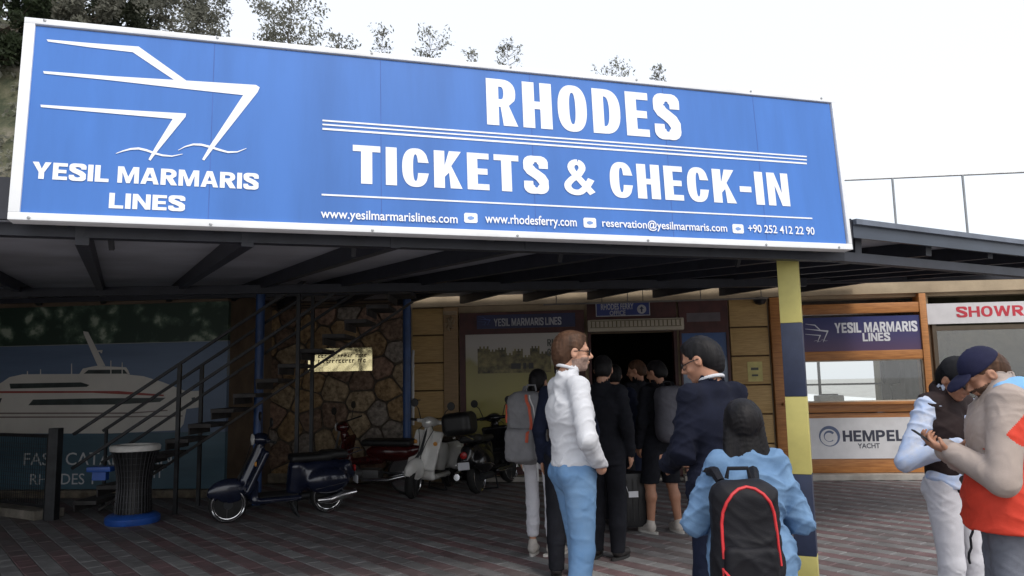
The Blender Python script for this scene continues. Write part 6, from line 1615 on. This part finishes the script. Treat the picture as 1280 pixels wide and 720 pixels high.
# the two men with the telephone
def split_red(c):
    x, y, z = c.T
    def seg(p, a, b_):
        a = np.array(a); b_ = np.array(b_); t = np.clip(((p - a) @ (b_ - a)) / ((b_ - a) @ (b_ - a)), 0, 1); return np.linalg.norm(p - a - t[:, None] * (b_ - a), axis=1)
    arm = np.minimum.reduce([seg(c, (-.15, .0, 1.40), (-.27, .05, 1.06)), seg(c, (-.27, .05, 1.06), (-.10, .22, 1.17)), seg(c, (.15, .0, 1.40), (.25, .07, 1.07)), seg(c, (.25, .07, 1.07), (.03, .24, 1.17))])
    r = (z < 1.30 - 1.0 * y) & (arm > .090)
    return r.astype(int)
_, w8 = person('bearded man in navy cap and beige and red windbreaker over a telephone', 2.43, 3.92, R_(68), 1.73, None, head=(18, -34), head_off=(0, .03, -.065), hair='short', hairm_=M_hairb, beard=M_beardd, cap_=F_cap, skin=M_skin2, lean=-.02,
       arms={'L': dict(el=(-.27, .05, 1.06), wr=(-.10, .22, 1.17), d=(.35, .7, .35), pn=(.2, -.2, 1), th=(.3, 1, .3), curl=.75), 'R': dict(el=(.25, .07, 1.07), wr=(.03, .24, 1.17), d=(-.3, .7, .35), pn=(-.2, -.2, 1), th=(-.3, 1, .3), curl=.75)},
       top=dict(mat=[F_beige, F_redc], hem=.80, g=.046, col=.03, folds=.005, matfn=split_red, flare=.012, name='windbreaker'), trousers=dict(mat=J_grey, g=.02, folds=.0035), shoes=(M_shoew, M_sole), res=.007, shapef=1.08)
_, w9 = person('man in dark vest over pale blue sleeves and white trousers, face hidden by the cap', 2.56, 4.62, R_(-155), 1.68, None, head=(-12, -34), head_off=(0, .05, -.05), hair='short', hairm_=M_hairk, cap_=fabric('black_cap', (.012, .012, .014)), skin=M_skin2,
       arms={'R': dict(el=(.37, -.02, 1.10), wr=(.20, .20, 1.20), d=(-.4, .8, .2), pn=(0, 0, 1), th=(-.3, 1, 0), curl=.8), 'L': dict(el=(-.26, .05, 1.12), wr=(-.10, .26, 1.18), d=(.4, .8, .1), pn=(0, 0, 1), th=(.3, 1, 0), curl=.8)},
       top=dict(mat=fabric('pale_blue_shirt', (.36, .46, .66), var=.15, scale=16, col2=(.55, .58, .66)), hem=.93, g=.022, folds=.006, name='shirt'), trousers=dict(mat=F_whitep, g=.018, folds=.004), shoes=(M_shoew, M_sole), res=.008)
# vest of the second man and hood of the first, worn over their tops
def worn(T, w, name, m_, build, lo, hi, res=.009, SC=1.0, folds=.004, **k):
    s = SD(lo, hi, res); build(s); return attach(obj(name, s.mesh(name, scale=SC, folds=folds, **k), m_), T, True)
def find_person(lab):
    return [o for o in bpy.data.objects if o.get('category') == 'person' and lab in o['label']][0]
T9 = find_person('man in dark vest'); sc9 = 1.68 / 1.75
def vest(s):
    s.cap((0, 0, .95), (0, 0, 1.28), .155, .160, .05, flat=((0, 1, 0), 1.12)); s.cap((-.06, 0, 1.28), (.06, 0, 1.28), .150, None, .05, flat=((0, 1, 0), 1.08)); s.cap((-.13, 0, 1.42), (.13, 0, 1.42), .088, None, .05)
    s.cap((0, -.01, 1.45), (0, 0, 1.52), .088, .08, .02); s.cut((0, 0, -1), -.86); s.cap((0, .01, 1.49), (0, .03, 1.7), .066, .08, 0, op='s'); s.cap((0, .2, 1.2), (0, .14, 1.55), .05, .06, 0, op='s')
worn(T9, w9, 'vest', F_vest, vest, (-.3, -.3, .8), (.3, .3, 1.62), SC=sc9)
b = MB()
for k in range(7): b.box(-.004, .0, 0, .012 + .01 * (k % 3), 0, .03)
T8 = find_person('bearded man in navy cap')
def hood(s):
    s.ell((0, -.085, 1.475), (.135, .105, .075), .02); s.cap((-.10, -.02, 1.47), (.10, -.02, 1.47), .05, None, .03); s.cap((0, .03, 1.50), (0, .07, 1.8), .072, .11, .0, op='s')
worn(T8, w8, 'hood', F_sky, hood, (-.25, -.25, 1.36), (.25, .2, 1.6), .008, 1.73 / 1.75, folds=.006)
def outer_hood(s):
    s.ell((0, -.10, 1.435), (.165, .13, .075), .02); s.cut((0, .3, 1), 1.435); 
worn(T8, w8, 'outer_hood', F_beige, outer_hood, (-.25, -.3, 1.33), (.25, .2, 1.55), .008, 1.73 / 1.75, folds=.007)
# dark mark down the white trousers
b = MB(); 
b.tube([(-.0 + .010 * math.sin(z * 1.9), .115 - .006 * z, .74 - .03 * z) for z in range(10)], .007, 6)
b.build('trouser_print', F_black, T9, local=True)
# telephone held between the hands
pc_ = w8((-0.035, .335, 1.235)); ph = thing('mobile_phone', 'dark mobile telephone held between the two men', 'phone', tuple(pc_), R_(72))
ph.rotation_euler = (R_(38), 0, R_(72))
b = MB(); b.box(-.038, .038, -.075, .075, -.004, .004, b=.003); bdy = b.build('casing', M_black, ph, local=True, smooth=True)
b = MB(); b.box(-.034, .034, -.068, .068, .0042, .0048); b.build('screen', mat('dark_glass', (.02, .025, .03), .08), ph, local=True)

# ================================================================== BAGS
def backpack(label, w, rel, yaw, size, m_, trim, strapm, tp='round', res=.010, SC=1.0, pocket=True):
    P_ = w(rel); T = thing('backpack', label, 'backpack', tuple(P_), yaw)
    W, D, H = size; s = SD((-W, -D * 1.6, -.05), (W, D, H + .06), res)
    s.box((0, -D * .4, H * .48), (W / 2, D / 2, H * .48), min(W, D) * .42, 0); s.ell((0, -D * .42, H * .30), (W * .53, D * .60, H * .30), .04)
    if tp == 'round': s.cut((0, -.35, 1), H * 1.03)
    b_ = attach(obj('bag_body', s.mesh('bag_body', folds=.004, fseed=P_.x), m_), T, True)
    if pocket:
        s = SD((-W, -D * 2, -.02), (W, D, H), res); s.box((0, -D * .92, H * .26), (W * .40, D * .18, H * .22), D * .16, 0); attach(obj('front_pocket', s.mesh('front_pocket', folds=.003), m_), T, True)
    for q in (-1, 1):
        b = MB(); b.tube([(q * W * .26, .0, H * .93), (q * W * .30, .06, H * 1.0), (q * W * .34, .16, H * .98), (q * W * .36, .24, H * .78)], [.02, .024, .024, .02], 8); b.build('shoulder_strap', strapm, T, local=True, smooth=True)
    b = MB(); b.tube([(-.05, -.01, H * .96), (-.04, -.01, H * 1.04), (.04, -.01, H * 1.04), (.05, -.01, H * .96)], .009, 6); b.build('handle', strapm, T, local=True, smooth=True)
    return T
M_bagk = fabric('black_nylon', (.010, .010, .013), .55, var=.2); M_bagr = mat('red_piping', (.60, .03, .035), .5); M_bagg = fabric('grey_nylon', (.22, .22, .23), .6, var=.12); M_bagg2 = fabric('slate_nylon', (.105, .105, .125), .6, var=.1)
M_orange = mat('coral_trim', (.55, .10, .05), .6); M_wstrap = mat('white_webbing', (.6, .6, .6), .7)
# girl's backpack
g7 = backpack('black backpack with curved red piping worn on the pale denim jacket', w7, (-.095, -.185, .76), R_(-2), (.275, .17, .52), M_bagk, M_bagr, M_bagk, res=.008)
def on_back(x, z, W, D, H, off=.004):
    # depth of the bag surface behind the wearer at (x, z), by its main rounded body
    return None
from mathutils.bvhtree import BVHTree
def surf_line(T, pts, r, name, m_, n=6, sub=10):
    """a cord laid on the rear surface of the bag along points (x, z)"""
    body = [c for c in T.children if c.name.startswith('bag_body')][0]; pk = [c for c in T.children if c.name.startswith('front_pocket')]
    trees = []
    for o in [body] + pk:
        me = o.data; trees.append(BVHTree.FromPolygons([v.co for v in me.vertices], [list(p.vertices) for p in me.polygons]))
    out_ = []
    for i in range(len(pts) - 1):
        for k in range(sub):
            t = k / sub; out_.append((pts[i][0] + (pts[i + 1][0] - pts[i][0]) * t, pts[i][1] + (pts[i + 1][1] - pts[i][1]) * t))
    out_.append(pts[-1]); P3 = []
    for x, z in out_:
        best = None
        for tr in trees:
            hit = tr.ray_cast(Vector((x, -1, z)), Vector((0, 1, 0)))[0]
            if hit and (best is None or hit.y < best.y): best = hit
        if best: P3.append((x, best.y - r * .3, z))
    b = MB(); b.tube(P3, r, n); b.build(name, m_, T, local=True, smooth=True)
arc = [(-.108, .20)] + [(-.108 * math.cos(a), .335 + .145 * math.sin(a)) for a in [PI * k / 10 for k in range(11)]] + [(.120, .17)]
surf_line(g7, arc, .0065, 'red_piping', M_bagr, sub=4)
surf_line(g7, [(-.112, .16), (-.09, .125), (-.045, .10), (0, .095), (.045, .105), (.08, .13)], .006, 'red_piping', M_bagr, sub=4)
surf_line(g7, [(-.114, .165), (-.110, .10)], .005, 'red_piping', M_bagr, sub=4)
# grey backpack with coral strap trims
g2 = backpack('grey backpack with coral stripes and dangling white straps on the woman in white trousers', w2, (.0, -.165, .88), R_(-30), (.34, .27, .66), M_bagg, M_orange, M_bagg, res=.010)
surf_line(g2, [(.06, .60), (.10, .50), (.115, .35), (.10, .20)], .014, 'coral_stripe', M_orange, sub=4)
surf_line(g2, [(.09, .60), (.13, .50), (.145, .36)], .007, 'white_stripe', M_wstrap, sub=4)
surf_line(g2, [(-.14, .52), (-.155, .44), (-.15, .36)], .012, 'coral_stripe', M_orange, sub=4)
for (x, z0, z1) in ((-.17, .38, .06), (.12, .12, -.14), (-.02, .08, -.06)):
    b = MB(); b.tube([(x, -.12, z0), (x * 1.05, -.16, (z0 + z1) / 2), (x * 1.02, -.14, z1)], .008, 5); b.build('dangling_strap', M_wstrap, g2, local=True)
b = MB(); b.tube([(-.04, -.21, .17), (.0, -.225, .23), (.04, -.215, .17), (.0, -.225, .20), (-.04, -.21, .24)], .008, 5); b.build('white_lacing', M_wstrap, g2, local=True)
# plain grey rucksack
g5 = backpack('large plain slate grey rucksack on the person in black shorts', w5, (.0, -.15, .93), R_(22), (.36, .22, .58), M_bagg2, M_bagg2, M_bagk, tp='flat', res=.011, pocket=False)
b = MB(); b.lathe([(.0001, .006), (.018, .004), (.02, 0)], 12, Matrix.Translation((.05, -.205, .40)) @ Matrix.Rotation(PI / 2, 4, 'X')); b.build('round_badge', mat('badge', (.6, .6, .6), .3, .4), g5, local=True)
# suitcase
sp_ = on_z(789, 664); sc_ = thing('suitcase', 'black upright suitcase with white luggage tag standing among the queue', 'suitcase', (sp_.x, sp_.y, 0), R_(8))
b = MB(); b.box(-.19, .19, -.12, .12, .055, .60, b=.035); b.build('shell', mat('black_shell', (.013, .013, .015), .45, bump=.2, bscale=90), sc_, local=True, smooth=True)
b = MB()
for x in (-.12, -.06, 0, .06, .12): b.box(x - .008, x + .008, -.126, -.1205, .12, .54, b=.002)
b.build('ribs', M_black, sc_, local=True)
for x in (-.15, .15):
    for y in (-.09, .09): 
        b = MB(); b.lathe([(.0001, -.012), (.028, -.012), (.028, .012), (.0001, .012)], 12, Matrix.Translation((x, y, .0285)) @ Matrix.Rotation(PI / 2, 4, 'Y')); b.build('wheel', M_rubber, sc_, local=True)
b = MB(); b.tube([(-.09, .09, .60), (-.09, .09, .86), (.09, .09, .86), (.09, .09, .60)], .008, 6); b.build('pull_handle', M_steel, sc_, local=True)
b = MB(); b.box(-.05, .05, -.135, -.128, .36, .42); b.tube([(-.05, -.13, .40), (-.08, -.12, .50), (-.09, -.05, .60)], .003, 4); b.build('luggage_tag', M_pw2, sc_, local=True)
